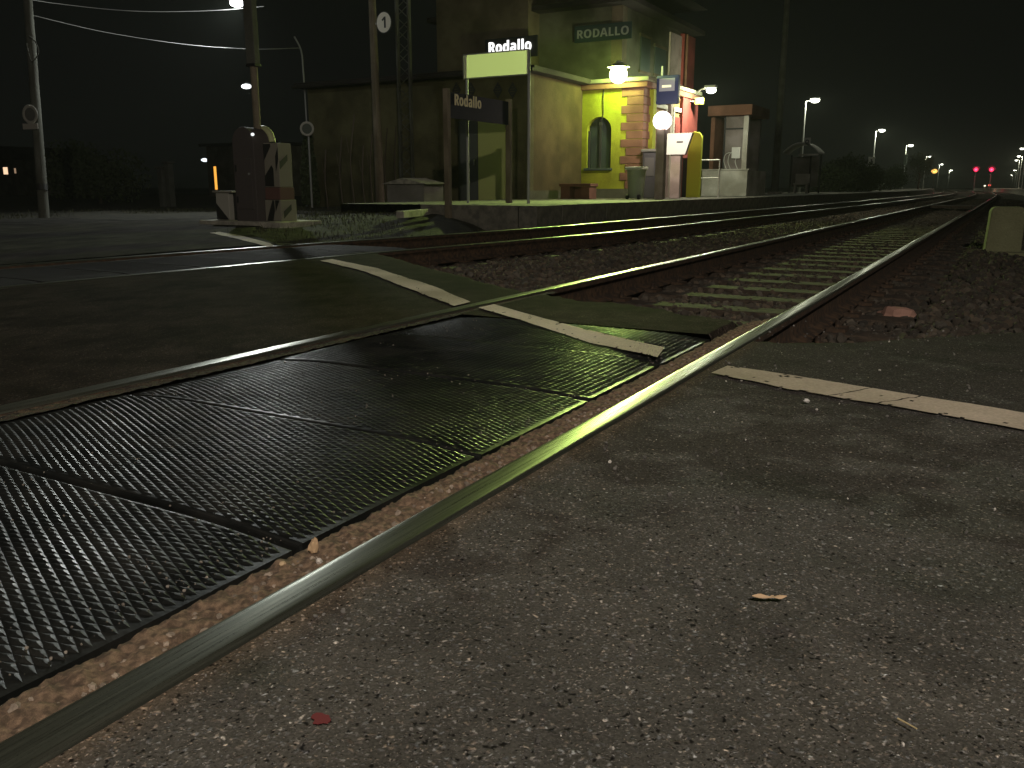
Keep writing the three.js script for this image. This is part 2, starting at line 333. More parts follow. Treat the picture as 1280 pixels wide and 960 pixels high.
function buildTrack(label, C, sleeperFrom, sleeperTo, clipsTo) {
  const t = thing('railway_track', label, 'track', [0, 0, 0]);
  for (const s of [-1, 1]) {
    const x = z => C(z) + s * GAUGE;
    const r = part('rail', sweep([...sideRing, [-0.075, -0.17], ...sideRing.map(([a, b]) => [-a, b]).reverse()], x, zList), M.rust, t);
    part('running_surface', sweep(headRing, x, zList, 0.0004), M.railTop, t, r);
  }
  const sg = flat(bx(-1.22, 1.22, -0.17, 0, -0.12, 0.12, 0.018)), cg = mg([bx(-0.05, 0.05, 0, 0.022, -0.07, 0.07), cyl([0.0, 0.02, 0], [0.0, 0.06, 0], 0.016, 0.013, 6)]);
  let n = 0;
  for (let z = sleeperFrom; z > sleeperTo; z -= 0.6, n++) {
    const o = shade(new THREE.Mesh(sg, M.wood)); o.name = n ? `sleeper_${String(n).padStart(3, '0')}` : 'sleeper'; o.position.set(C(z) + rr(-0.02, 0.02), -0.172, z + rr(-0.025, 0.025)); o.rotation.y = rr(-0.012, 0.012); t.add(o);
    if (z > clipsTo) for (const s of [-1, 1]) for (const e of [-1, 1]) { const c = shade(new THREE.Mesh(cg, M.rust)); c.name = 'rail_clip'; c.position.set(s * GAUGE + e * 0.115, 0.001, 0); o.add(c); }
  }
  return t;
}
buildTrack('railway track whose two rails run through the black rubber crossing panels', T1, -4.35, -110, -30);
buildTrack('railway track running beside the station platform edge', t2s, -7.1, -80, -20);

// ballast stones: nobody could count them
{
  const variants = [rock(1, 0.7), rock(2, 0.8), rock(3, 0.62)], lists = [[], [], []], tint = [[], [], []], r = mulberry(5);
  const edgeOf = x => x > -0.84 ? -3.45 - 1.15 * smooth(-0.84, 0.6, x) : x > -2.43 ? -3.85 - 0.45 * clamp((-1.045 - x) / 1.2) : x > -5.3 ? lerp(-4.5, -6.7, clamp((-2.427 - x) / 2.85)) : -7.05;
  const put = (x, z, s, lift) => {
    const k = Math.floor(r() * 3), m = new THREE.Matrix4(), q = new THREE.Quaternion().setFromEuler(new THREE.Euler(r() * 6, r() * 6, r() * 6));
    const xx = x - far1(z), slope = -0.12 * smooth(-0.3, 1.0, xx);
    m.compose(new THREE.Vector3(x, -0.228 + slope + lift + s * 0.15, z), q, new THREE.Vector3(s, s * (0.75 + 0.4 * r()), s));
    lists[k].push(m);
    const b = (x - far1(z) > -0.7 ? 0.3 : 0.5) * (0.07 + 0.17 * r() * r()), w = r(); tint[k].push(new THREE.Color().setRGB(b * (1.12 + 0.25 * w), b, b * (0.80 - 0.14 * w)));  // right of the near rail, shade is painted into darker stones
  };
  for (let i = 0; i < 150000; i++) {
    const d = Math.pow(r(), 1.7), z = -3.4 - 58 * d, x = lerp(-7.0, 1.1, r()) + far1(z);
    if (z > edgeOf(x) + 0.02 || (z > -7.2 && x < -6.95)) continue;
    const near = 1 - d, s = lerp(0.045, 0.026, near) * (0.6 + 0.75 * r());
    const o1 = Math.abs(Math.abs(x - T1(z)) - GAUGE), o2 = Math.abs(Math.abs(x - t2s(z)) - GAUGE);
    if (o1 < 0.07 + s || o2 < 0.07 + s) continue;
    const inTrack = Math.abs(x - T1(z)) < 1.25 || Math.abs(x - t2s(z)) < 1.25;
    put(x, z, s, inTrack ? 0.0 + 0.045 * r() * r() : 0.02 + 0.09 * fbm(x * 1.5, z * 1.5, 8) * r());
  }
  const heap = new THREE.Group(); heap.name = 'ballast'; heap.userData = { kind: 'stuff', label: 'grey brown ballast stones lying between and beside the rails', category: 'ballast' }; scene.add(heap);
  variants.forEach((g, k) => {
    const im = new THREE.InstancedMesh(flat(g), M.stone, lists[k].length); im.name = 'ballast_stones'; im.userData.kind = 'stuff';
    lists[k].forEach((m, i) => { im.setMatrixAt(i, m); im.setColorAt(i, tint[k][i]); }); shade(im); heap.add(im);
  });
}
// larger lumps among the ballast, right of the near rail
[[1118, 398, 0.085, [0.30, 0.17, 0.13], 'reddish lump of stone in the ballast beside the near rail'], [1030, 405, 0.05, [0.24, 0.19, 0.14], 'small brown stone at the foot of the near rail'], [1180, 384, 0.05, [0.2, 0.17, 0.13], 'brown stone lying in the dark ballast near the marker post']].forEach(([px, py, s, c, l], i) => {
  const p = onY(px, py, -0.2), g = rock(40 + i, 0.7).scale(s * 1.3, s, s).rotateY(i);
  single('stone', g.translate(p.x, p.y + s * 0.3, p.z), plain(...c, 0.95), l, 'stone', [p.x, p.y, p.z]);
});

// ------------------------------------------------------------------ rubber crossing panels
const PX0 = -2.288, PX1 = -1.028;
const stud = (() => { // one raised lozenge of the tread, 47 x 20 mm pitch
  const a = 0.0222, b = 0.0092, a2 = 0.0066, b2 = 0.0027, h = 0.0023;
  const lo = [[a, 0], [0, b], [-a, 0], [0, -b]], hi = [[a2, 0], [0, b2], [-a2, 0], [0, -b2]], p = [], n = [];
  const tri = (A, B, C) => p.push(...A, ...B, ...C);
  for (let i = 0; i < 4; i++) { const j = (i + 1) % 4, A = [lo[i][0], 0, lo[i][1]], B = [lo[j][0], 0, lo[j][1]], C = [hi[i][0], h, hi[i][1]], D = [hi[j][0], h, hi[j][1]]; tri(A, C, B); tri(B, C, D); tri(C, [0, h + 0.0001, 0], D); }
  return p;
})();
const crown = dx => { const t = clamp((Math.abs(dx) - 0.33) / 0.28); return -0.013 * t * t; };   // the slabs fall away towards the rails
function treadGeo(x0, x1, z0, z1, cx, cz, seed) {
  const r = mulberry(seed), pos = [], uv = [];
  for (let i = 0; i * 0.0235 < x1 - x0; i++) for (let j = 0; j * 0.02 < z1 - z0; j++) {
    const x = x0 + 0.01 + i * 0.0235, z = z0 + 0.006 + j * 0.02 + (i % 2) * 0.01;
    if (x > x1 - 0.018 || z > z1 - 0.008) continue;
    const worn = fbm(x * 5, z * 5, 71 + seed, 3), hk = (0.86 + 0.24 * worn) * (0.94 + 0.12 * r()), tx = (r() - 0.5) * 0.03, tz = (r() - 0.5) * 0.03;
    for (let k = 0; k < stud.length; k += 3) { const a = stud[k], h = stud[k + 1], b = stud[k + 2], y = h * hk + (h > 0.001 ? a * tx + b * tz : 0); pos.push(x + a - cx, y + crown(x + a - (x0 + x1) / 2) + 0.0002, z + b - cz); uv.push(x + a, z + b); }
  }
  const g = new THREE.BufferGeometry(); g.setAttribute('position', new THREE.Float32BufferAttribute(pos, 3)); g.setAttribute('uv', new THREE.Float32BufferAttribute(uv, 2)); g.computeVertexNormals(); g.userData.keep = true;
  return g;
}
function slab(x0, x1, z0, z1, cx, cz, seed) { // moulded slab with rounded lips
  const w = (x1 - x0) / 2 - 0.008, p = []; for (let k = 0; k <= 40; k++) { const x = lerp(-w, w, k / 40); p.push(new THREE.Vector2(x, crown(x) - 0.008)); }
  p.push(new THREE.Vector2(w, -0.09), new THREE.Vector2(-w, -0.09));
  const g = new THREE.ExtrudeGeometry(new THREE.Shape(p), { depth: z1 - z0 - 0.016, bevelEnabled: true, bevelSize: 0.008, bevelThickness: 0.008, bevelSegments: 3 });
  return flat(g.translate((x0 + x1) / 2 - cx, 0, z0 + 0.008 - cz));
}
const seams = [0.82, 0.195, -0.43, -1.045, -1.652, -2.283, -2.895, -3.505];
const panelTell = ['', 'fifth past', 'fourth past', 'third past', 'second past', 'next to'];
const panelLabels = panelTell.map(w => `black rubber crossing panel between the near rails, ${w} the one under the white line`).concat('black rubber crossing panel between the near rails, under the white line');
for (let i = 1; i < seams.length - 1; i++) {
  const z1 = seams[i] - 0.008, z0 = seams[i + 1] + 0.008, cz = (z0 + z1) / 2, cx = (PX0 + PX1) / 2;
  const t = thing('rubber_crossing_panel', panelLabels[i], 'rubber panel', [cx, -0.008 + (i % 2) * 0.003, cz], 'rubber panels between the near rails');
  const a = shade(new THREE.Mesh(slab(PX0, PX1, z0, z1, cx, cz, i), M.rubber)); a.name = 'slab'; t.add(a);
  const b = shade(new THREE.Mesh(treadGeo(PX0 + 0.02, PX1 - 0.012, z0 + 0.008, z1 - 0.008, cx, cz, i), M.rubber)); b.name = 'tread'; b.userData.kind = 'stuff'; t.add(b);
}
{ // the same panels in the second track
  const w = 0.62, cx0 = 0; let src = null;
  for (let k = 3; k < 11; k++) {
    const z = -0.6 - k * 0.63, c = t2s(z);
    if (!src) {
      src = thing('rubber_crossing_panel', 'black rubber crossing panel between the rails of the track by the barrier machine', 'rubber panel', [c, -0.008, z], 'rubber panels in the track by the barrier machine');
      const a = shade(new THREE.Mesh(slab(-0.655, 0.655, -w / 2 + 0.01, w / 2 - 0.01, 0, 0, 30), M.dustyRubber)); a.name = 'slab'; src.add(a);
      const b = shade(new THREE.Mesh(treadGeo(-0.62, 0.62, -w / 2 + 0.02, w / 2 - 0.02, 0, 0, 31), M.dustyRubber)); b.name = 'tread'; b.userData.kind = 'stuff'; src.add(b);
    } else copy(src, [c, -0.008, z]);
  }
}
// sand and crushed dirt that fills the flangeway beside the near rail
{
  const g = grid(16, 900, (u, v) => {
    const z = lerp(0.6, -4.7, v), x = lerp(-1.05, -0.912, u), e = 1 - smooth(0, 0.28, 1 - u);
    const body = smooth(0.0 + 0.25 * fbm(z * 9, 1, 91, 3), 0.34, u);
    const y = -0.046 + 0.030 * body + 0.016 * (fbm(x * 40, z * 40, 92, 4) - 0.5) * body + 0.008 * (fbm(x * 150, z * 150, 93, 2) - 0.5) - 0.006 * e - 0.05 * smooth(-3.9, -4.6, z);
    return [x, y, z];
  });
  const o = single('flangeway_sand', (g.userData.keep = true, g), M.sand, 'strip of light brown sand and crumbs beside the polished near rail', 'sand', [0, 0, 0]); o.userData.kind = 'stuff';
  const g2 = grid(8, 300, (u, v) => { const z = lerp(0.6, -4.6, v), x = lerp(-2.351, -2.285, u); return [x, -0.012 + 0.010 * (fbm(x * 40, z * 40, 94, 4) - 0.5) + 0.006 * (fbm(x * 150, z * 150, 95, 2) - 0.5), z]; });
  const o2 = single('flangeway_sand', (g2.userData.keep = true, g2), M.earth, 'strip of dark dirt in the groove beside the second rail', 'sand', [0, 0, 0]); o2.userData.kind = 'stuff';
  // crumbs lying on it
  const r = mulberry(9), im = new THREE.InstancedMesh(flat(rock(50, 0.8)), M.stone, 420); im.name = 'sand_crumbs'; im.userData = { kind: 'stuff', label: 'small crumbs of stone scattered over the sand strip', category: 'crumbs' };
  for (let i = 0; i < 420; i++) {
    const z = lerp(-0.4, -3.6, Math.pow(r(), 1.2)), s = 0.0025 + 0.006 * r() * r(), b = 0.12 + 0.2 * r();
    im.setMatrixAt(i, new THREE.Matrix4().compose(new THREE.Vector3(-0.985 + 0.06 * r(), -0.020 + s * 0.3, z), new THREE.Quaternion().setFromEuler(new THREE.Euler(r() * 6, r() * 6, r() * 6)), new THREE.Vector3(s, s, s)));
    im.setColorAt(i, new THREE.Color().setRGB(b, b * 0.8, b * 0.62));
  }
  shade(im); scene.add(im);
}
{ // dust and grit trodden onto the rubber
  const r = mulberry(29), im = new THREE.InstancedMesh(flat(rock(52, 0.6)), M.stone, 1500); im.name = 'panel_grit'; im.userData = { kind: 'stuff', label: 'fine pale grit lying in the tread of the rubber panels', category: 'grit' };
  for (let i = 0; i < 1500; i++) {
    const z = lerp(-0.2, -3.4, r()), e = r(), x = e < 0.4 ? lerp(PX1 - 0.02, PX1 - 0.25, r() * r()) : lerp(PX0 + 0.03, PX1 - 0.03, r()), s = 0.0008 + 0.0022 * Math.pow(r(), 3), b = 0.1 + 0.16 * r();
    im.setMatrixAt(i, new THREE.Matrix4().compose(new THREE.Vector3(x, -0.0055 + crown(x - (PX0 + PX1) / 2) + s * 0.3, z), new THREE.Quaternion().setFromEuler(new THREE.Euler(r() * 6, r() * 6, r() * 6)), new THREE.Vector3(s, s, s)));
    im.setColorAt(i, new THREE.Color().setRGB(b, b * 0.88, b * 0.74));
  }
  shade(im); scene.add(im);
}
// single stones on the sand by the panel edge
[[392, 690, 0.011, 1.9, [0.50, 0.34, 0.2], 'upright orange chip of stone against the rubber panel edge'], [399, 704, 0.008, 0.9, [0.52, 0.47, 0.42], 'round whitish pebble on the sand beside the rail'], [353, 707, 0.0075, 0.8, [0.46, 0.33, 0.2], 'tan pebble on the sand below the upright chip']].forEach(([px, py, s, tall, c, l], i) => {
  const p = onY(px, py, -0.015), g = rock(60 + i, 0.8).scale(s * 0.7, s * tall, s * 0.8).rotateZ(0.25 * (i - 1));
  single('pebble', g.translate(p.x, p.y + s * tall * 0.5, p.z), plain(...c, 0.95), l, 'pebble', [p.x, p.y, p.z]);
});

// ------------------------------------------------------------------ white edge line across the crossing
function paintStrip(pix, label, lift, gaps = []) {
  const top = pix.top.map(p => onY(...p, 0)), bot = pix.bot.map(p => onY(...p, 0));
  const along = (l, t) => { const q = t * (l.length - 1), i = Math.min(l.length - 2, Math.floor(q)); return l[i].clone().lerp(l[i + 1], q - i); };
  const L = along(top, 0).distanceTo(along(top, 1)), m = 14, pos = [], uv = [], ix = [], cuts = [null, ...gaps, null];
  const cutAt = (c, s, side) => c ? c[0] + c[1] * (s - 0.5) + 0.010 * (fbm(s * 5, c[0] * 50, 102, 3) - 0.5) * 2 + side * c[2] * (0.4 + 1.2 * fbm(s * 7, c[0] * 31, 104, 2)) : side > 0 ? 0 : 1;
  for (let k = 0; k < cuts.length - 1; k++) { // one sheet between each two cracks
    const n = Math.max(12, Math.round(L * ((cuts[k + 1]?.[0] ?? 1) - (cuts[k]?.[0] ?? 0)) / 0.009)), o0 = pos.length / 3;
    for (let i = 0; i <= n; i++) for (let j = 0; j <= m; j++) {
      let s = j / m; const t = lerp(cutAt(cuts[k], s, 1), cutAt(cuts[k + 1], s, -1), i / n), a = along(top, t), b = along(bot, t), rag = 0.10 * (fbm(t * L * 9, j > m / 2 ? 3 : 9, 101, 4) - 0.5);
      s = s < 0.5 ? s + rag * (1 - 2 * s) : s + rag * (2 * s - 1);
      const p = a.lerp(b, s); p.y = lift + lumps(p.x, p.z); pos.push(p.x, p.y, p.z); uv.push(p.x, p.z);
    }
    for (let i = 0; i < n; i++) for (let j = 0; j < m; j++) {
      const a = o0 + i * (m + 1) + j, b = a + 1, c = a + m + 1, d = c + 1, x = pos[a * 3], z = pos[a * 3 + 2];
      const chip = fbm(x * 38, z * 38, 105, 3) + (j === 0 || j === m - 1 ? 0.07 : 0); if (chip > 0.80) continue;
      ix.push(a, b, c, b, d, c);
    }
  }
  const g = new THREE.BufferGeometry(); g.setAttribute('position', new THREE.Float32BufferAttribute(pos, 3)); g.setAttribute('uv', new THREE.Float32BufferAttribute(uv, 2)); g.setIndex(ix); g.computeVertexNormals(); g.userData.keep = true;
  const o = shade(new THREE.Mesh(g, M.paint)); o.name = numbered('white_line'); o.userData = { kind: 'structure', label }; scene.add(o);
}
paintStrip({ top: [[909, 457.5], [1024, 474], [1122, 490], [1280, 516], [1500, 549]], bot: [[889, 466], [985, 486], [1090, 503], [1280, 537], [1500, 575]] }, 'worn white edge line on the asphalt right of the near rail', 0.0005, [[0.40, -0.045, 0.003], [0.53, -0.04, 0.0022]]);
paintStrip({ top: [[617, 380], [680, 398], [760, 418], [831, 434]], bot: [[597, 384], [655, 401], [735, 427], [822, 446]] }, 'white edge line between the near rails beside the last rubber panel', 0.0005);
paintStrip({ top: [[415, 324], [470, 335], [540, 357], [588, 377]], bot: [[400, 326], [455, 339], [525, 366], [568, 382]] }, 'white edge line on the asphalt between the two tracks', 0.0005);
paintStrip({ top: [[274, 290], [300, 294], [337, 304], [343, 307]], bot: [[262, 291], [290, 297], [326, 306], [334, 309]] }, 'faint white edge line beside the barrier machine', 0.0005);

// small things lying on the asphalt
{
  const p = onY(962, 751, 0), s = new THREE.Shape(); s.moveTo(-0.026, 0.002); s.quadraticCurveTo(-0.012, -0.005, 0.002, -0.006); s.quadraticCurveTo(0.012, -0.004, 0.024, -0.003); s.quadraticCurveTo(0.016, 0.003, 0.008, 0.003); s.quadraticCurveTo(0.004, 0.008, 0, 0.003); s.quadraticCurveTo(-0.012, 0.004, -0.026, 0.002);
  const g = new THREE.ExtrudeGeometry(s, { depth: 0.0012, bevelEnabled: false, curveSegments: 6 }).rotateX(-Math.PI / 2).rotateY(0.5), q = g.attributes.position;
  for (let i = 0; i < q.count; i++) q.setY(i, q.getY(i) + 0.004 + 4 * q.getX(i) ** 2 + 0.002 * Math.sin(q.getZ(i) * 400)); g.computeVertexNormals();
  single('dry_leaf', g.translate(p.x, 0.002, p.z), plain(0.52, 0.36, 0.22, 0.9), 'curled tan dry leaf on the asphalt', 'leaf', [p.x, 0, p.z]);
  const a = onY(1122, 898, 0.003), b = onY(1146, 912, 0.003);
  single('straw', cyl([a.x, 0.003, a.z], [b.x, 0.004, b.z], 0.0012, 0.0009, 5), plain(0.48, 0.38, 0.2, 0.9), 'thin yellow straw lying on the asphalt', 'straw', [a.x, 0, a.z]);
  const red = onY(403, 900, 0);
  const rs = new THREE.Shape(); for (let i = 0; i <= 14; i++) { const t = i / 14 * 6.283, q = 0.011 * (0.6 + 0.6 * hash(i % 14, 2, 8)); rs[i ? 'lineTo' : 'moveTo'](Math.cos(t) * q * 1.3, Math.sin(t) * q); }
  single('red_paper_scrap', new THREE.ExtrudeGeometry(rs, { depth: 0.001, bevelEnabled: false }).rotateX(-Math.PI / 2).translate(red.x, 0.001, red.z), plain(0.14, 0.02, 0.022, 0.9), 'dark red scrap trodden into the asphalt', 'scrap', [red.x, 0, red.z]);
  const w = onY(1008, 503, 0); single('pebble', rock(70, 0.7).scale(0.009, 0.009, 0.009).translate(w.x, 0.005, w.z), plain(0.6, 0.58, 0.55, 0.9), 'white pebble on the asphalt below the white line', 'pebble', [w.x, 0, w.z]);
  // grit
  const r = mulberry(19), im = new THREE.InstancedMesh(flat(rock(51, 0.7)), M.stone, 1400); im.name = 'asphalt_grit'; im.userData = { kind: 'stuff', label: 'fine loose grit scattered over the asphalt', category: 'grit' };
  for (let i = 0; i < 1400; i++) {
    const z = lerp(-0.2, -4.2, r()), x = lerp(-0.83, 1.5, Math.pow(r(), 1.3)), s = 0.0012 + 0.0035 * Math.pow(r(), 4), b = r() > 0.93 ? 0.3 + 0.3 * r() : 0.06 + 0.12 * r();
    im.setMatrixAt(i, new THREE.Matrix4().compose(new THREE.Vector3(x, -0.005 + lumps(x, z) + s * 0.4, z), new THREE.Quaternion().setFromEuler(new THREE.Euler(r() * 6, r() * 6, r() * 6)), new THREE.Vector3(s, s, s)));
    im.setColorAt(i, new THREE.Color().setRGB(b, b * 0.94, b * 0.86));
  }
  shade(im); scene.add(im);
}

// ------------------------------------------------------------------ platforms
const PT = 0.285;
{
  const zs = []; for (let z = -13.2; z > -60; z -= 2) zs.push(z); for (let z = -60; z >= -200; z -= 6) zs.push(z);
  const p = new THREE.Group(); p.name = 'platform'; p.userData.kind = 'structure'; scene.add(p);
  const shell = (x0, x1, y0, y1) => { const ring = [[x1, y0], [x1, y1], [x0, y1], [x0, y0]]; const g = sweep(ring, z => far1(z), zs); return flat(g); };
  const cap = bx(-12, -7.35, -0.4, PT - 0.001, -13.21, -13.2);
  const body = shade(new THREE.Mesh(mergeGeometries([shell(-11.3, -7.36, -0.45, PT - 0.002), flat(bx(-9.4, -7.36, -0.45, PT - 0.002, -13.22, -13.19))]), M.platform)); body.name = 'platform_body'; p.add(body);
  let n = 0;
  for (let z = -13.2; z > -75; z -= 1.0, n++) { const o = shade(new THREE.Mesh(flat(bx(-0.18, 0.18, -0.5, 0, -0.494, 0.494, 0.015)), M.platform)); o.name = n ? `edge_stone_${String(n).padStart(3, '0')}` : 'edge_stone'; o.position.set(-7.18 + far1(z), PT + rr(-0.004, 0.004), z - 0.5); p.add(o); }
  const rest = sweep([[-7.0, -0.5], [-7.0, PT], [-7.36, PT]], z => far1(z), zs.filter(z => z < -74)); const o = shade(new THREE.Mesh(flat(rest), M.platform)); o.name = 'edge_course'; p.add(o);
}
{ // platform on the other side, far along the line
  const zs = []; for (let z = -46; z >= -200; z -= 5) zs.push(z);
  const g = flat(sweep([[1.5, -0.3], [1.5, 0.34], [5.5, 0.34], [5.5, -0.3]], z => far1(z) - 0.25, zs));
  const o = struct('platform', mergeGeometries([g, flat(bx(1.25, 5.25, -0.3, 0.338, -46, -45.8))]), M.concrete); o.material.side = THREE.DoubleSide;
  // foot crossing of boards over the near track
  const t = thing('foot_crossing', 'timber foot crossing laid across the near track far down the line', 'crossing', [-1.6, 0, -33]);
  for (let k = 0; k < 7; k++) part('plank', bx(-0.68, 0.68, -0.09, -0.012, -0.11, 0.11, 0.01).translate(-1.63, 0, -32.4 - k * 0.24), M.wood, t);
}

// ------------------------------------------------------------------ station buildings
const font = await new FontLoader().loadAsync('fonts/droid/droid_sans_bold.typeface.json');
function lettering(text, width, height, depth = 0.012) { // text scaled to a width and a height, its lower left corner at 0
  const g = new TextGeometry(text, { font, size: 1, depth: 1, curveSegments: 4, bevelEnabled: false }); g.computeBoundingBox(); const b = g.boundingBox;
  g.translate(-b.min.x, -b.min.y, 0).scale(width / (b.max.x - b.min.x), height / (b.max.y - b.min.y), depth); return g;
}
function wallShape(pts, holes, depth) { const s = new THREE.Shape(pts.map(p => new THREE.Vector2(...p))); for (const h of holes) s.holes.push(h); return new THREE.ExtrudeGeometry(s, { depth, bevelEnabled: false, curveSegments: 16 }); }
function archPath(cx, y0, w, h) { const p = new THREE.Path(), r = w / 2; p.moveTo(cx - r, y0); p.lineTo(cx + r, y0); p.lineTo(cx + r, y0 + h - r); p.absarc(cx, y0 + h - r, r, 0, Math.PI, false); p.lineTo(cx - r, y0); return p; }

const WZ = -23.1, WX = onZ(800, 240, WZ).x, AX = -10.8, AZ = onX(660, 240, AX).z, FARZ = onX(864, 240, WX).z;
const wTop = onZ(800, 101, WZ).y;
{ // single-storey front wing with the yellow end wall
  const t = thing('station_building', 'yellow and brown station building with lamps and name boards', 'building', [WX - 2, PT, (WZ + FARZ) / 2]);
  const xl = -13.2, a0 = onZ(733, 210, WZ), a1 = onZ(763, 210, WZ), at = onZ(748, 146, WZ).y, cx = (a0.x + a1.x) / 2, aw = a1.x - a0.x, ay = onZ(748, 210, WZ).y;
  const end = wallShape([[xl, PT], [WX, PT], [WX, wTop], [xl, wTop]], [archPath(cx, ay, aw, at - ay)], 0.35).translate(0, 0, WZ - 0.35);
  part('wall', end, M.yellow, t);
  part('wall', bx(WX - 0.35, WX, PT, wTop, FARZ, WZ - 0.351), M.facade, t);
  part('corner_pillar', bx(WX, WX + 0.1, PT, wTop - 0.175, FARZ + 0.01, onX(849, 150, WX).z), M.red, t);
  part('plinth', bx(xl, WX + 0.03, PT, PT + 0.26, WZ, WZ + 0.035), M.greenish, t);
  part('cornice', [bx(xl, WX + 0.16, wTop - 0.17, wTop - 0.02, WZ - 0.02, WZ + 0.12, 0.015), bx(WX, WX + 0.16, wTop - 0.17, wTop - 0.02, FARZ, WZ - 0.021, 0.015)], M.brown, t);
  part('flat_roof', bx(xl, WX + 0.22, wTop - 0.018, wTop + 0.09, FARZ, WZ + 0.18, 0.02), M.ledge, t);
  part('roof_deck', bx(-14, WX - 0.02, wTop - 0.12, wTop - 0.05, FARZ, WZ - 0.36), M.grey, t);
  // shuttered arch window
  const w = part('window', [bx(cx - aw / 2, cx - aw / 2 + 0.05, ay, at - aw / 2, WZ - 0.14, WZ - 0.08), bx(cx + aw / 2 - 0.05, cx + aw / 2, ay, at - aw / 2, WZ - 0.14, WZ - 0.08), bx(cx - 0.025, cx + 0.025, ay, at - 0.03, WZ - 0.14, WZ - 0.085)], M.dark, t);
  const sh = new THREE.Shape(archPath(cx, ay, aw - 0.01, at - ay - 0.005).getPoints(14)); part('shutter', new THREE.ExtrudeGeometry(sh, { depth: 0.04, bevelEnabled: false }).translate(0, 0, WZ - 0.2), M.darkGreen, t, w);
  for (let k = 0; k < 22; k++) { const y = ay + 0.05 + k * (at - ay - 0.25) / 22; part('slat', bx(cx - aw / 2 + 0.06, cx + aw / 2 - 0.06, y, y + 0.035, WZ - 0.158, WZ - 0.145).rotateX(0), M.darkGreen, t, w); }
  part('window_sill', bx(cx - aw / 2 - 0.05, cx + aw / 2 + 0.05, ay - 0.07, ay - 0.002, WZ - 0.02, WZ + 0.09, 0.01), M.darkGreen, t, w);
  { const cb = onZ(755, 108, WZ + 0.02), ce = onZ(754, 143, WZ + 0.02), sb = onZ(751, 155, WZ + 0.02); part('cable', tubeOf([cb, [cb.x - 0.01, (cb.y + ce.y) / 2, WZ + 0.03], ce, sb], 0.01, 20, 6), M.dark, t); part('socket_box', bx(sb.x - 0.05, sb.x + 0.05, sb.y - 0.05, sb.y + 0.04, WZ, WZ + 0.05, 0.01), M.dark, t); }
  // quoins of the corner: blocks of two lengths
  const q0 = PT + 0.26, nq = 12, qh = (wTop - 0.17 - q0) / nq;
  for (let k = 0; k < nq; k++) { const l = k % 2 ? 0.62 : 0.46; part('quoin', bx(WX - l, WX + 0.035, q0 + k * qh + 0.006, q0 + (k + 1) * qh - 0.006, WZ - (k % 2 ? 0.4 : 0.6), WZ + 0.03, 0.012), M.brown, t); }
  // track side: doors, pilasters and a cable box
  for (const [za, zb, m] of [[-0.95, -1.75, M.red], [-2.5, -3.3, M.red]]) {
    const d = part('door', bx(WX - 0.02, WX + 0.03, PT + 0.02, PT + 2.35, WZ + zb, WZ + za), m, t);
    part('door_frame', [bx(WX, WX + 0.05, PT, PT + 2.5, WZ + za, WZ + za + 0.1), bx(WX, WX + 0.05, PT, PT + 2.5, WZ + zb - 0.1, WZ + zb), bx(WX, WX + 0.06, PT + 2.5, PT + 2.62, WZ + zb - 0.1, WZ + za + 0.1)], M.white, t, d);
    for (let k = 0; k < 2; k++) part('door_panel', bx(WX + 0.03, WX + 0.045, PT + 0.2 + k * 1.05, PT + 1.1 + k * 1.05, WZ + zb + 0.12, WZ + za - 0.12, 0.004), m, t, d);
  }
  part('pilaster', bx(WX, WX + 0.12, PT, wTop - 0.18, WZ - 0.75, WZ - 0.5), M.yellow, t);
  part('pilaster', bx(WX, WX + 0.12, PT, wTop - 0.18, WZ - 2.15, WZ - 1.95), M.pink, t);
  // two-storey block behind
  const UZ = -24.3, ux = onZ(777, 50, UZ).x, top = onX(855, 42, ux).y, uFar = onX(858, 100, ux).z, xl2 = onZ(674, 50, UZ).x, xl3 = onZ(546, 50, UZ + 0.7).x;
  part('upper_wall', bx(xl2, ux, wTop - 0.04, top, uFar, UZ), M.greenish, t);
  part('upper_wall', bx(xl3, xl2 - 0.002, 2.6, top + 0.8, uFar, UZ + 0.7), M.beige, t);  // paler plaster paints in the lighting difference between the two blocks
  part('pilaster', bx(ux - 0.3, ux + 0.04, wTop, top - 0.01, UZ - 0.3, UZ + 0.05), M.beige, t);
  part('eave', bx(xl3 - 0.5, ux + 0.5, top + 0.002, top + 0.14, uFar - 0.3, UZ + 0.5), M.roof, t);
  const roofS = new THREE.Shape([[xl3 - 0.55, 0], [ux + 0.55, 0], [(xl3 + ux) / 2, 2.2]].map(p => new THREE.Vector2(...p)));
  part('roof', new THREE.ExtrudeGeometry(roofS, { depth: UZ - uFar + 0.9, bevelEnabled: false }).translate(0, top + 0.81, uFar - 0.3), M.roof, t);
  const pl = onX(842, 60, ux + 0.02);
  part('pilaster', bx(ux, ux + 0.06, wTop, top - 0.15, onX(850, 60, ux).z, onX(836, 60, ux).z), M.pink, t);
  part('corner_pillar', bx(ux, ux + 0.14, PT, top - 0.05, onX(864, 60, ux).z, onX(850, 60, ux).z - 0.01), M.red, t);
  part('downpipe', cyl([ux + 0.24, PT, onX(850, 60, ux).z], [ux + 0.24, top - 0.1, onX(850, 60, ux).z], 0.045, 0.045, 10), M.brown, t);
  for (const [p0, p1, ya, yb] of [[800, 812, 45, 88], [818, 832, 58, 92]]) { const z0 = onX(p0, 60, ux).z, z1 = onX(p1, 60, ux).z, y0 = onX(p0, yb, ux).y, y1 = onX(p0, ya, ux).y; const w2 = part('window', bx(ux - 0.02, ux + 0.03, y0, y1, z1, z0), M.darkGreen, t); part('frame', [bx(ux, ux + 0.05, y0 - 0.08, y0, z1 - 0.08, z0 + 0.08), bx(ux, ux + 0.05, y1, y1 + 0.08, z1 - 0.08, z0 + 0.08)], M.beige, t, w2); }
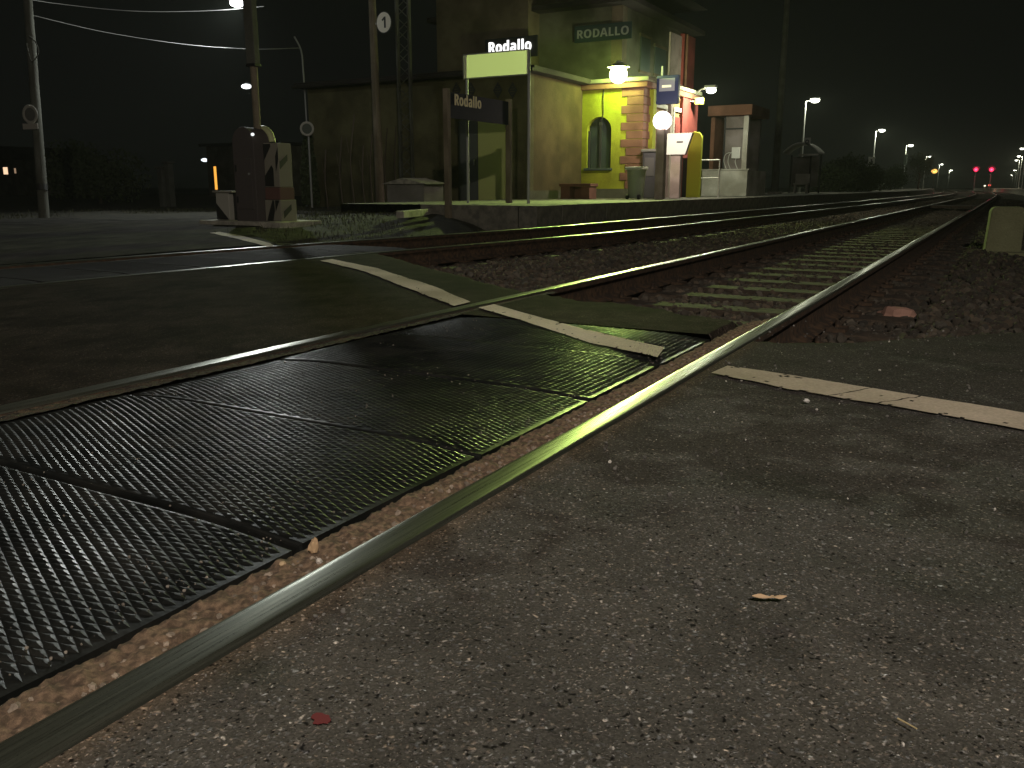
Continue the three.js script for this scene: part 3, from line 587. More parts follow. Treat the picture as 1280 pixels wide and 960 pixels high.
  // painted name board on the end wall
  const b0 = onZ(719, 34, UZ + 0.05), b1 = onZ(790, 48, UZ + 0.05), by0 = onZ(755, 51, UZ + 0.05).y, by1 = onZ(755, 30, UZ + 0.05).y;
  const nb = part('name_board', bx(b0.x, b1.x, by0, by1, UZ + 0.06, UZ + 0.09), plain(0.012, 0.03, 0.028, 0.7), t);
  part('lettering', lettering('RODALLO', (b1.x - b0.x) * 0.9, (by1 - by0) * 0.52).translate(b0.x + (b1.x - b0.x) * 0.05, by0 + (by1 - by0) * 0.24, UZ + 0.0905), plain(0.22, 0.24, 0.21, 0.7), t, nb);
  // glowing name sign on the pale block
  const SZ = UZ + 0.78, s0 = onZ(608, 60, SZ), s1 = onZ(673, 60, SZ), sy1 = onZ(640, 47, SZ).y, sy0 = onZ(640, 73, SZ).y;
  const ls = thing('illuminated_sign', 'dark sign with glowing white letters above the pale blank board', 'sign', [(s0.x + s1.x) / 2, sy0, SZ]);
  part('backing', bx(s0.x, s1.x, sy0, sy1, SZ, SZ + 0.08, 0.01), plain(0.012, 0.012, 0.014, 0.6), ls);
  const l0 = onZ(611, 60, SZ + 0.1).x, l1 = onZ(664, 60, SZ + 0.1).x, ly0 = onZ(636, 65, SZ + 0.1).y, ly1 = onZ(636, 50, SZ + 0.1).y;
  part('lettering', lettering('Rodallo', l1 - l0, ly1 - ly0, 0.03).translate(l0, ly0, SZ + 0.085), glow(1, 1, 0.96, 1.6), ls);
}
{ // low annex with the diamond vents
  const t = thing('annex_building', 'low dull green annex with four diamond vents under a dark eave', 'building', [AX - 3, PT, AZ - 1.5]);
  const topY = onZ(660, 91, AZ).y, xl = onZ(384, 110, AZ).x, yb = -0.1, endZ = WZ + 0.012;
  part('wall', bx(xl, AX, yb, topY, AZ - 0.3, AZ), M.annex, t);
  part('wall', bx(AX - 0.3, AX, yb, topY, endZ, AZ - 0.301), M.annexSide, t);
  part('wall', bx(xl, xl + 0.3, yb, topY, endZ - 2, AZ - 0.301), M.annex, t);
  part('roof', bx(xl - 0.25, AX + 0.32, topY + 0.002, topY + 0.14, endZ, AZ + 0.3, 0.02), M.roof, t);
  part('gutter', cyl([xl - 0.25, topY + 0.03, AZ + 0.34], [AX + 0.32, topY + 0.03, AZ + 0.34], 0.05, 0.05, 8), M.roof, t);
  part('plinth', bx(AX, AX + 0.03, yb, PT + 0.22, endZ, AZ - 0.05), M.greenish, t);
  for (const px of [571, 589, 622.5, 641]) {
    const c = onZ(px, 113, AZ), s = new THREE.Shape(); s.moveTo(0, 0.2); s.lineTo(0.13, 0); s.lineTo(0, -0.2); s.lineTo(-0.13, 0); s.closePath();
    const h = new THREE.Path(); h.moveTo(0, 0.16); h.lineTo(-0.1, 0); h.lineTo(0, -0.16); h.lineTo(0.1, 0); h.closePath();
    const fr = s.clone(); fr.holes.push(h);
    const v = part('vent', new THREE.ExtrudeGeometry(fr, { depth: 0.03, bevelEnabled: false }).translate(c.x, c.y, AZ), M.dark, t);
    for (let k = -2; k <= 2; k++) { const hw = 0.1 * (1 - Math.abs(k) * 0.06 / 0.16) ; part('vent_slat', bx(c.x - hw, c.x + hw, c.y + k * 0.06 - 0.022, c.y + k * 0.06 + 0.022, AZ + 0.002, AZ + 0.014), M.dark, t, v); }
  }
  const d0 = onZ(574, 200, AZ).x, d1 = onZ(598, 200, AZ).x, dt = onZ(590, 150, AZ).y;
  const dr = part('door', bx(d0, d1, 0.15, dt, AZ, AZ + 0.04), plain(0.09, 0.10, 0.09, 0.7), t);
  const d2 = onZ(632, 200, AZ).x; part('door', bx(d1 + 0.015, d2, 0.15, dt, AZ, AZ + 0.035), plain(0.55, 0.60, 0.2, 0.8), t);  // lit patch of the wall, painted on as a pale green leaf
  part('handle', bx(d1 - 0.12, d1 - 0.08, 1.15, 1.3, AZ + 0.04, AZ + 0.075, 0.008), M.galv, t, dr);
}
// ------------------------------------------------------------------ lamps and fittings at the station
const addedHoodMetal = plain(0.30, 0.30, 0.27, 0.6); addedHoodMetal.side = THREE.DoubleSide;
{ // flood lamp over the yellow wall
  const p = onZ(773, 92, WZ + 0.45), t = thing('wall_lamp', 'bright yellow green flood lamp above the yellow end wall', 'lamp', [p.x, p.y, p.z]);
  part('bracket', tubeOf([[p.x + 0.1, wTop + 0.05, WZ + 0.1], [p.x + 0.08, p.y + 0.25, WZ + 0.2], [p.x, p.y + 0.33, p.z]], 0.018, 20, 8), M.galv, t);
  part('hood', new THREE.CylinderGeometry(0.08, 0.31, 0.12, 24, 1, true).translate(p.x, p.y + 0.22, p.z), addedHoodMetal, t);  // added hood, keeps the lamp's light off the upper walls
  part('cap', new THREE.CylinderGeometry(0.06, 0.08, 0.06, 16).translate(p.x, p.y + 0.3, p.z), M.galv, t);
  part('bulb', ball(p.x, p.y - 0.02, p.z, 0.24), glow(0.96, 1, 0.5, 9), t);
  lampLight(LAMP.flood, 0, 0, 0, 5, 1, t);
  spotLight(LAMP.flood, 245, [p.x, p.y, p.z], [-1.5, 0, -5], 48, t, p);
}
{ // globe on a thick pale post
  const p = onX(828, 151, WX + 1.1), b = [p.x, PT, p.z], t = thing('globe_lamp', 'pinkish white globe lamp on a thick pale post', 'lamp', b);
  part('post', bx(p.x - 0.11, p.x + 0.11, PT, p.y - 0.19, p.z - 0.11, p.z + 0.11, 0.02), M.pink, t);
  part('collar', cyl([p.x, p.y - 0.2, p.z], [p.x, p.y - 0.14, p.z], 0.09, 0.07, 14), M.galv, t);
  part('globe', ball(p.x, p.y, p.z, 0.235), glow(1, 0.86, 0.8, 6), t);
  lampLight(LAMP.globe, 0, p.y - PT, 0, 6, 1, t);
}
{ // lamp on an arm at the far corner
  const p = onX(889, 113, WX + 0.9), t = thing('arm_lamp', 'whitish lamp on a slanted arm at the far corner of the station', 'lamp', [p.x, p.y, p.z]);
  const z = FARZ + 0.3;
  part('arm', tubeOf([[WX, p.y - 0.1, z], [WX + 0.4, p.y + 0.08, (z + p.z) / 2], [p.x, p.y + 0.1, p.z]], 0.025, 20, 8), M.galv, t);
  part('lantern', bx(p.x - 0.2, p.x + 0.16, p.y + 0.06, p.y + 0.15, p.z - 0.1, p.z + 0.1, 0.03), M.galv, t);
  part('bulb', ball(p.x, p.y, p.z, 0.13, 1.15, 0.7, 0.9), glow(0.96, 1, 0.82, 7), t);
  lampLight(LAMP.arm, 0, 0, 0, 4, 1, t);
}
{ // hanging display
  const a = onX(823, 95, WX + 0.55), b = onX(845, 130, WX + 0.55), zc = (a.z + b.z) / 2, D = onZ(834, 112, zc);
  const w = 0.62, x0 = D.x - w / 2, x1 = D.x + w / 2, y0 = onZ(834, 130, zc).y, y1 = onZ(834, 94, zc).y, t = thing('hanging_display', 'blue boxed train display hanging under the station eave', 'display', [D.x, y0, zc]);
  part('case', bx(x0, x1, y0, y1, zc - 0.16, zc, 0.015), M.blue, t);
  part('screen', bx(x0 + 0.08, x1 - 0.1, y0 + (y1 - y0) * 0.45, y1 - 0.08, zc, zc + 0.006), plain(0.30, 0.33, 0.36, 0.4), t);
  part('lit_line', bx(x0 + 0.16, x1 - 0.2, y0 + (y1 - y0) * 0.58, y0 + (y1 - y0) * 0.66, zc + 0.006, zc + 0.01), glow(1, 0.95, 0.55, 1.2), t);
  part('bracket', [bx(WX, x0, y1 - 0.1, y1 - 0.05, zc - 0.1, zc - 0.05), bx(x0 + 0.1, x0 + 0.14, y1, y1 + 0.25, zc - 0.1, zc - 0.06)], M.galv, t);
  const c = onX(874, 126, WX + 0.4), e = thing('yellow_plate', 'small yellow plate under the arm lamp', 'sign', [c.x, c.y, c.z]);
  part('plate', bx(c.x - 0.14, c.x + 0.14, c.y - 0.1, c.y + 0.1, c.z - 0.03, c.z, 0.01), plain(0.62, 0.62, 0.12, 0.6), e);
  part('holder', bx(WX, c.x - 0.1, c.y - 0.02, c.y + 0.02, c.z - 0.06, c.z - 0.032), M.galv, e);
}
{ // timetable lectern
  const p = onX(846, 200, WX + 0.9), y1 = onX(846, 167, WX + 0.9).y, y0 = onX(846, 193, WX + 0.9).y, t = thing('timetable_stand', 'white tilted timetable board on a pale post by the globe lamp', 'notice board', [p.x, PT, p.z]);
  part('post', bx(p.x - 0.16, p.x + 0.12, PT, y0, p.z - 0.1, p.z + 0.06, 0.015), M.pink, t);
  const s = new THREE.Shape([[-0.28, 0], [0.26, 0], [0.44, y1 - y0], [-0.28, y1 - y0]].map(q => new THREE.Vector2(...q)));
  part('board', new THREE.ExtrudeGeometry(s, { depth: 0.12, bevelEnabled: true, bevelSize: 0.012, bevelThickness: 0.012, bevelSegments: 2 }).translate(p.x, y0, p.z), M.whitePaint, t);
  part('notice', bx(p.x + 0.02, p.x + 0.2, y0 + 0.3, y0 + 0.34, p.z + 0.133, p.z + 0.137), M.dark, t);
  const q = onX(869, 200, WX + 0.5), ty = onX(869, 165, WX + 0.5).y, k = thing('rounded_totem', 'tall yellow panel with a rounded top beside the timetable board', 'panel', [q.x, PT, q.z]);
  const r = 0.2, sh = new THREE.Shape(); sh.moveTo(-r, 0); sh.lineTo(r, 0); sh.lineTo(r, ty - PT - r); sh.absarc(0, ty - PT - r, r, 0, Math.PI, false); sh.closePath();
  part('panel', new THREE.ExtrudeGeometry(sh, { depth: 0.1, bevelEnabled: true, bevelSize: 0.012, bevelThickness: 0.012, bevelSegments: 2 }).translate(q.x, PT, q.z), M.leafYellow, k);
  part('side_panel', bx(q.x - r - 0.28, q.x - r - 0.04, PT, ty - 0.75, q.z - 0.25, q.z - 0.05), M.black, k);
}
{ // bin, cabinet, bench block
  const p = onX(795, 238, WX + 0.45), t = thing('waste_bin', 'pale green square waste bin with a bag, in front of the quoins', 'bin', [p.x, PT, p.z]), h = onX(795, 207, WX + 0.45).y - PT;
  part('body', new THREE.CylinderGeometry(0.27, 0.21, h - 0.1, 4, 1).rotateY(Math.PI / 4).translate(p.x, PT + (h - 0.1) / 2 + 0.02, p.z), plain(0.30, 0.36, 0.24, 0.6), t);
  part('rim', bx(p.x - 0.24, p.x + 0.24, PT + h - 0.11, PT + h - 0.03, p.z - 0.22, p.z + 0.22, 0.02), plain(0.5, 0.54, 0.42, 0.6), t);
  for (const s of [-1, 1]) part('wheel', cyl([p.x + s * 0.13, PT + 0.06, p.z + 0.2], [p.x + s * 0.19, PT + 0.06, p.z + 0.2], 0.06, 0.06, 12), M.black, t);
  const c = onX(813, 238, WX + 0.35), k = thing('ticket_cabinet', 'dark cabinet standing between the waste bin and the globe lamp', 'cabinet', [c.x, PT, c.z]), ch = onX(813, 190, WX + 0.35).y;
  part('case', bx(c.x - 0.2, c.x + 0.2, PT, ch, c.z - 0.2, c.z + 0.15, 0.03), plain(0.05, 0.05, 0.05, 0.6), k);
  part('hood', bx(c.x - 0.24, c.x + 0.24, ch, ch + 0.08, c.z - 0.22, c.z + 0.2, 0.02), plain(0.12, 0.12, 0.10, 0.6), k);
  part('front_panel', bx(c.x - 0.14, c.x + 0.14, PT + 0.6, ch - 0.15, c.z + 0.15, c.z + 0.165, 0.004), plain(0.09, 0.09, 0.08, 0.5), k);
  const b = onX(723, 246, AX + 0.75), e = thing('stone_bench', 'brown stone bench with a hollow front below the annex side wall', 'bench', [b.x, PT, b.z]), w = 0.42, eh = 0.4;
  part('top', bx(b.x - w - 0.04, b.x + w + 0.04, PT + eh - 0.08, PT + eh, b.z - 0.25, b.z + 0.25, 0.015), M.brown, e);
  for (const s of [-1, 1]) part('side', bx(b.x + s * (w - 0.13) - 0.13, b.x + s * (w - 0.13) + 0.13, PT, PT + eh - 0.081, b.z - 0.22, b.z + 0.22), M.brown, e);
  part('back', bx(b.x - w + 0.261, b.x + w - 0.261, PT, PT + eh - 0.081, b.z - 0.2, b.z - 0.1), M.brown, e);
}
{ // waiting booth with parapet
  const X = -8.9, a = onX(905, 240, X), z0 = a.z, f = (px, py) => onZ(px, py, z0);
  const t = thing('waiting_booth', 'small open booth with a reddish flat roof and low parapet wall', 'booth', [a.x, PT, z0]);
  const rl = f(888, 137).x, rrr = f(943, 137).x, ry0 = f(915, 145).y, ry1 = f(915, 132).y, pt = f(935, 213).y;
  part('roof', bx(rl, rrr, ry0, ry1, z0 - 2.2, z0 + 0.3, 0.02), M.brown, t);
  part('post', bx(f(929, 180).x, f(935, 180).x, PT, ry0, z0 - 0.08, z0 + 0.08), M.white, t);
  part('back_wall', bx(rl + 0.1, rrr - 0.25, PT, ry0, z0 - 2.1, z0 - 1.95), M.grey, t);
  part('side_wall', bx(rl + 0.02, rl + 0.16, PT, ry0, z0 - 1.94, z0 - 0.1), M.brown, t);
  part('wall_panel', bx(f(905, 180).x, f(928.5, 180).x, pt, ry0, z0 - 0.12, z0 - 0.04), plaster(0.32, 0.28, 0.27), t);
  part('window_bar', [bx(f(905, 180).x, f(928.5, 180).x, f(915, 162).y, f(915, 160).y, z0 - 0.04, z0 - 0.01), bx(f(904, 180).x, f(906, 180).x, pt, ry0, z0 - 0.04, z0 - 0.005)], M.black, t);
  part('parapet', bx(f(880, 225).x, f(936, 225).x, PT, pt, z0 + 0.081, z0 + 0.25), M.white, t);
  part('parapet', bx(f(936, 225).x - 0.16, f(936, 225).x + 0.002, PT, pt - 0.003, z0 - 2.4, z0 + 0.08), M.white, t);
  part('coping', bx(f(878, 225).x, f(937, 225).x + 0.02, pt + 0.001, pt + 0.05, z0 + 0.06, z0 + 0.28, 0.01), M.white, t);
  const mb = thing('meter_box', 'white meter box with looped cables on the booth panel', 'box', [f(920, 190).x, f(920, 190).y, z0]);
  part('case', bx(f(915, 190).x, f(926, 190).x, f(920, 198).y, f(920, 184).y, z0 - 0.035, z0 + 0.06, 0.01), M.whitePaint, mb);
  for (const q of [908, 913, 922]) part('cable', tubeOf([f(q, 212), f(q - 3, 202), f(q - 1, 193), f(916, 190)], 0.012, 20, 6), M.whitePaint, mb);
  const g = onX(888, 240, X + 0.9), h = thing('tube_barrier', 'white tubular barrier frame in front of the booth parapet', 'railing', [g.x, PT, g.z]), gy = onX(900, 201, X + 0.9).y, gx0 = onZ(875, 220, g.z).x, gx1 = onZ(899, 220, g.z).x;
  for (const x of [gx0, gx1]) part('post', cyl([x, PT, g.z], [x, gy, g.z], 0.025, 0.025, 8), M.whitePaint, h);
  for (const k of [1, 0.52]) part('rail', cyl([gx0, lerp(PT, gy, k), g.z], [gx1, lerp(PT, gy, k), g.z], 0.022, 0.022, 8), M.whitePaint, h);
}
{ // round-topped mast on the platform
  const b = onY(968, 242.5, PT), t = thing('concrete_mast', 'tall dim grey mast standing on the platform past the booth', 'mast', [b.x, PT, b.z]);
  part('shaft', cyl([b.x, PT, b.z], [b.x, 8.6, b.z], 0.17, 0.11, 14), M.poleGrey, t);
  part('foot', bx(b.x - 0.26, b.x + 0.26, PT, PT + 0.1, b.z - 0.26, b.z + 0.26, 0.02), M.concrete, t);
}
// platform lamps
{
  const X = -10, tops = [[1007, 127], [1095, 160], [1133, 180], [1158, 190], [1175, 197], [1188, 203]];
  const told = ['platform lamp post rising behind the small curved shelter', 'platform lamp post carrying a square plate, next past the shelter', 'platform lamp post with a narrow box on its shaft', 'platform lamp post far along the platform beside a pale tree', 'slim platform lamp post just past the orange lamp', 'last and smallest platform lamp post before the red signals'];
  let src = null; const H = 4.75;
  tops.forEach(([px, py], i) => {
    let p = onX(px, py, X); if (p.z < -60) { p = onX(px, py, X + far1(p.z)); }
    const base = [p.x, PT, p.z];
    let t;
    if (!src) {
      t = src = thing('platform_lamp', told[0], 'lamp', base, 'lamps along the station platform');
      part('post', cyl([p.x, PT, p.z], [p.x, PT + H, p.z], 0.075, 0.05, 10), M.galv, t);
      part('arm', cyl([p.x, PT + H - 0.05, p.z], [p.x + 0.25, PT + H + 0.03, p.z], 0.03, 0.03, 8), M.galv, t);
      const lan = part('lantern', bx(p.x + 0.2, p.x + 0.75, PT + H + 0.06, PT + H + 0.14, p.z - 0.14, p.z + 0.14, 0.03), M.galv, t);
      part('lens', ball(p.x + 0.48, PT + H, p.z, 0.22, 1.1, 0.6, 0.9), glow(0.97, 1, 0.84, 6), t, lan);
    } else t = copy(src, base, told[i]);
    lampLight(LAMP.platform, 0.48, H - 0.06, 0, 5, 1, t);
  });
  const n1 = onX(1089.5, 202, X), q = thing('square_plate', 'small square plate on the second platform lamp post', 'sign', [n1.x, n1.y, n1.z + 0.1]); part('plate', bx(n1.x - 0.25, n1.x + 0.25, n1.y - 0.35, n1.y + 0.35, n1.z + 0.09, n1.z + 0.12, 0.01), M.whitePaint, q); part('mark', bx(n1.x - 0.06, n1.x + 0.06, n1.y - 0.18, n1.y + 0.2, n1.z + 0.121, n1.z + 0.125), plain(0.2, 0.2, 0.22), q);
  const n2 = onX(1132, 200, X + far1(-96)), nb = thing('narrow_box', 'pale green narrow box fixed on the third platform lamp post', 'box', [n2.x, n2.y, n2.z]); part('case', bx(n2.x - 0.16, n2.x + 0.16, n2.y - 0.5, n2.y + 0.5, n2.z + 0.08, n2.z + 0.3, 0.02), plain(0.3, 0.38, 0.33), nb); part('lid', bx(n2.x - 0.2, n2.x + 0.2, n2.y + 0.5, n2.y + 0.56, n2.z + 0.06, n2.z + 0.33, 0.01), plain(0.2, 0.26, 0.22), nb);
}
{ // curved shelter with seat
  const z0 = -45, f = (px, py) => onZ(px, py, z0), t = thing('platform_shelter', 'small platform shelter with a curved ribbed canopy', 'shelter', [f(1000, 238).x, PT, z0]);
  const x0 = f(979, 190).x, x1 = f(1023, 190).x, yb = f(1000, 192).y, yt = f(1000, 180).y, cx = (x0 + x1) / 2, hw = (x1 - x0) / 2;
  const arc = k => { const a = []; for (let i = 0; i <= 16; i++) { const u = i / 16 * 2 - 1; a.push([cx + u * hw * 1.02, yb + (yt - yb) * (1 - u * u) + k]); } return a; };
  const s = new THREE.Shape([...arc(0.05), ...arc(0).reverse()].map(p => new THREE.Vector2(...p)));
  part('canopy', new THREE.ExtrudeGeometry(s, { depth: 1.5, bevelEnabled: false }).translate(0, 0, z0 - 1.5), M.galv, t);
  for (let k = 0; k < 6; k++) { const r = new THREE.Shape([...arc(0.09), ...arc(0.052).reverse()].map(p => new THREE.Vector2(...p))); part('canopy_rib', new THREE.ExtrudeGeometry(r, { depth: 0.05, bevelEnabled: false }).translate(0, 0, z0 - 1.45 + k * 0.28), M.whitePaint, t); }
  part('front_beam', bx(cx - 0.1, x1, yb - 0.1, yb - 0.02, z0 - 0.05, z0 + 0.02), M.white, t);
  for (const x of [x0 + 0.15, cx + 0.25, x1 - 0.1]) part('post', bx(x - 0.04, x + 0.04, PT, yb - 0.02, z0 - 1.4, z0 - 1.32), M.dark, t);
  part('back_panel', bx(x0 + 0.2, x1 - 0.2, PT + 0.3, yb - 0.1, z0 - 1.46, z0 - 1.41), M.grey, t);
  const st = thing('shelter_bench', 'pale moulded seat inside the curved shelter', 'bench', [f(998, 236).x, PT, z0 - 0.6]), sx = f(998, 236).x;
  part('seat', bx(sx - 0.35, sx + 0.35, PT + 0.42, PT + 0.5, z0 - 0.8, z0 - 0.35, 0.02), M.white, st); part('backrest', bx(sx - 0.35, sx + 0.35, PT + 0.5, PT + 0.95, z0 - 0.86, z0 - 0.8, 0.02), M.white, st);
  for (const a of [-0.28, 0.28]) part('leg', bx(sx + a - 0.04, sx + a + 0.04, PT, PT + 0.42, z0 - 0.75, z0 - 0.4), M.white, st);
  const q = f(1009, 177), sg = thing('square_plate', 'small square plate above the curved shelter', 'sign', [q.x, q.y, q.z]); part('plate', bx(q.x - 0.16, q.x + 0.16, q.y - 0.18, q.y + 0.18, q.z - 0.02, q.z, 0.008), M.whitePaint, sg); part('mark', new THREE.TorusGeometry(0.075, 0.025, 6, 16).scale(1, 1, 0.2).translate(q.x, q.y, q.z + 0.004), plain(0.15, 0.17, 0.2), sg); part('stem', cyl([q.x, yt, q.z - 0.05], [q.x, q.y + 0.1, q.z - 0.05], 0.02, 0.02, 8), M.galv, sg);
}
// ------------------------------------------------------------------ name signs by the platform end
{ // blue name board parallel to the track
  const X = -8.75, a = onX(558, 112, X), b = onX(636, 127, X), g0 = bank(X, a.z), top = a.y, t = thing('name_sign', 'blue station name sign on two brown posts beside the platform ramp', 'sign', [X, g0, (a.z + b.z) / 2]);
  for (const p of [a, b]) part('post', bx(X - 0.05, X + 0.05, bank(X, p.z) - 0.3, top + 0.02, p.z - 0.05, p.z + 0.05, 0.01), M.poleBrown, t);
  const z0 = a.z - 0.051, z1 = b.z + 0.051, y1 = top - 0.03, y0 = onX(600, 152, X).y;
  const pn = part('panel', bx(X - 0.02, X + 0.02, y0, y1, z1, z0), plain(0.009, 0.012, 0.022, 0.75), t);
  const lz = onX(567, 125, X).z, lz2 = onX(600, 130, X).z, ly1 = onX(570, 117, X).y, ly0 = onX(570, 132, X).y;
  part('lettering', lettering('Rodallo', Math.abs(lz2 - lz), ly1 - ly0, 0.01).rotateY(Math.PI / 2).translate(X + 0.021, ly0, lz), plain(0.9, 0.8, 0.5, 0.6), t, pn);
}
{ // pale blank board facing the crossing, on thin posts
  const Z = -14.95, t0 = onZ(580, 69, Z), t1 = onZ(661, 64, Z), y1 = onZ(620, 66, Z).y, y0 = onZ(620, 95, Z).y, t = thing('blank_board', 'pale green blank board lit through from behind on two thin posts before the annex', 'sign', [(t0.x + t1.x) / 2, 0, Z]);
  const sheet = new THREE.MeshPhysicalMaterial({ color: lin(0.86, 0.86, 0.72), roughness: 0.95, transmission: 0.4, thickness: 0 });
  part('board', new THREE.PlaneGeometry(t1.x - t0.x, y1 - y0).translate((t0.x + t1.x) / 2, (y0 + y1) / 2, Z), sheet, t);
  part('frame', [bx(t0.x - 0.012, t1.x + 0.012, y1, y1 + 0.02, Z - 0.015, Z + 0.015), bx(t0.x - 0.012, t1.x + 0.012, y0 - 0.02, y0, Z - 0.015, Z + 0.015), bx(t0.x - 0.02, t0.x, y0, y1, Z - 0.015, Z + 0.015), bx(t1.x, t1.x + 0.02, y0, y1, Z - 0.015, Z + 0.015)], M.galv, t);
  for (const x of [t0.x + 0.03, t1.x - 0.02]) part('post', cyl([x, -0.2, Z - 0.045], [x, y1, Z - 0.045], 0.028, 0.028, 10), M.galv, t);
}

// ------------------------------------------------------------------ barrier machine
{
  const B = onY(328, 281, 0), t = thing('level_crossing_barrier', 'level crossing barrier machine with striped skirt and upright boom', 'barrier', [B.x, 0, B.z]);
  const Z = B.z, f = (px, py, dz = 0) => onZ(px, py, Z + dz);
  const gx0 = f(300, 230).x, gx1 = f(325, 230).x, hy = f(312, 178).y, ry = f(312, 165).y;
  part('foundation', bx(f(262, 280).x, f(362, 280).x, -0.1, 0.06, Z - 0.75, Z + 0.22, 0.02), M.concrete, t);
  const capS = new THREE.Shape(); const w = gx1 - gx0; capS.moveTo(gx0, 0.06); capS.lineTo(gx1, 0.06); capS.lineTo(gx1, hy); capS.absarc((gx0 + gx1) / 2, hy, w / 2, 0, Math.PI, false); capS.closePath();
  part('housing', new THREE.ExtrudeGeometry(capS, { depth: 0.34, bevelEnabled: true, bevelSize: 0.012, bevelThickness: 0.012, bevelSegments: 2 }).translate(0, 0, Z - 0.25), M.mauve, t);
  { const hx0 = gx0 + 0.05, hx1 = gx1 - 0.05, hz = Z + 0.103, hd = part('hatch', bx(hx0, hx1, 0.25, hy - 0.25, hz, hz + 0.012, 0.004), M.mauve, t); part('lock', cyl([hx1 - 0.05, 0.8, hz + 0.012], [hx1 - 0.05, 0.8, hz + 0.03], 0.018, 0.018, 10), M.galv, t, hd); for (const y of [0.4, hy - 0.4]) part('hinge', bx(hx0 - 0.012, hx0 + 0.02, y - 0.05, y + 0.05, hz + 0.012, hz + 0.024, 0.003), M.black, t, hd); }
  const sx0 = gx1 + 0.02, sx1 = f(344, 230).x, sTop = f(340, 178).y, sMid = f(340, 250).y, sb = f(340, 234).y;
  const sk = part('striped_panel', bx(sx0, sx1, sb, sTop, Z - 0.4, Z - 0.1, 0.01), M.dirtyWhite, t), lo = part('striped_skirt', bx(sx0 - 0.0, sx1 + 0.03, 0.06, sMid, Z - 0.42, Z - 0.06, 0.01), M.dirtyWhite, t);
  part('band', bx(sx0, sx1 + 0.01, sMid + 0.002, sb - 0.002, Z - 0.41, Z - 0.08, 0.01), plain(0.12, 0.06, 0.05, 0.8), t);
  const stripe = (x0, x1, y0, y1, z, pts, lvl) => { const s = new THREE.Shape(pts.map(([u, v]) => new THREE.Vector2(lerp(x0, x1, u), lerp(y0, y1, v)))); part('black_stripe', new THREE.ExtrudeGeometry(s, { depth: 0.004, bevelEnabled: false }).translate(0, 0, z), M.black, t, lvl); };
  stripe(sx0, sx1, sb, sTop, Z - 0.0985, [[0, 0.02], [0.62, 0.02], [0.62, 0.42], [0.5, 0.5], [0, 0.25]], sk);
  stripe(sx0, sx1, sb, sTop, Z - 0.0985, [[0, 0.6], [0.5, 0.92], [0.5, 0.98], [0, 0.98]], sk);
  stripe(sx0, sx1, sb, sTop, Z - 0.0985, [[0.8, 0.35], [1, 0.62], [1, 0.9], [0.8, 0.7]], sk);
  stripe(sx0, sx1 + 0.03, 0.06, sMid, Z - 0.0585, [[0.1, 0.01], [0.5, 0.01], [0.62, 0.5], [0.62, 0.98], [0.5, 0.98]], lo);
  stripe(sx0, sx1 + 0.03, 0.06, sMid, Z - 0.0585, [[0.68, 0.45], [0.95, 0.98], [0.68, 0.98]], lo);
  for (const [y0, y1, lv, xs] of [[lerp(sb, sTop, 0.4), lerp(sb, sTop, 0.75), sk, sx1], [0.1, lerp(0.06, sMid, 0.8), lo, sx1 + 0.03]]) { // the same stripes round the corner
    const g = new THREE.BufferGeometry().setFromPoints([[Z - 0.12, y0], [Z - 0.3, lerp(y0, y1, 0.6)], [Z - 0.3, y1], [Z - 0.12, y0], [Z - 0.3, y1], [Z - 0.12, lerp(y0, y1, 0.5)]].map(([z, y]) => new THREE.Vector3(xs + 0.004, y, z))); g.setAttribute('uv', new THREE.Float32BufferAttribute(new Array(12).fill(0), 2)); g.computeVertexNormals(); part('black_stripe', g, M.black, t, lv);
  }
  // counterweight quadrant and pivot
  const cq = f(328, 168, -0.3), tor = new THREE.TorusGeometry(0.2, 0.06, 10, 24, Math.PI * 0.75).translate(cq.x, cq.y - 0.12, Z - 0.3); part('quadrant', tor, plain(0.44, 0.46, 0.24, 0.6), t);
  part('pivot', cyl([cq.x - 0.02, cq.y - 0.1, Z - 0.45], [cq.x - 0.02, cq.y - 0.1, Z - 0.02], 0.07, 0.07, 16), M.black, t);
  const b0 = f(322, 165, -0.2), b1 = f(317, 82, -0.2), b2 = f(313, -60, -0.2);
  const bm = part('boom', cyl([b0.x, b0.y, Z - 0.2], [b1.x, b1.y, Z - 0.2], 0.06, 0.06, 12), M.poleBrown, t);
  part('boom_sleeve', bx(b1.x - 0.1, b1.x + 0.09, b1.y, 5.4, Z - 0.26, Z - 0.14, 0.02), M.poleGrey, t, bm);
  part('collar', bx(b1.x - 0.105, b1.x + 0.095, b1.y - 0.02, b1.y + 0.03, Z - 0.27, Z - 0.13, 0.01), M.black, t, bm);
  for (let k = 0; k < 3; k++) part('red_stripe', bx(b1.x - 0.103, b1.x + 0.093, b1.y + 1.2 + k * 1.0, b1.y + 1.6 + k * 1.0, Z - 0.263, Z - 0.137, 0.02), plain(0.25, 0.05, 0.05), t, bm);
  const lp = f(316, 168, 0.1); part('marker_lens', ball(lp.x, lp.y, Z + 0.105, 0.03, 1.2, 0.8, 0.5), glow(0.95, 1, 1, 1.2), t);
  // side cabinet
  const c0 = f(270, 280).x, c1 = f(288, 280).x, ct = f(280, 241).y, c = thing('barrier_cabinet', 'small striped cabinet with a flat lid beside the barrier machine', 'cabinet', [(c0 + c1) / 2, 0, Z]);
  part('case', bx(c0 + 0.04, c1, 0.062, ct, Z - 0.4, Z, 0.01), plain(0.36, 0.35, 0.30, 0.7), c);
  part('lid', bx(c0, c1 + 0.1, ct + 0.001, ct + 0.03, Z - 0.45, Z + 0.03, 0.008), M.dirtyWhite, c);
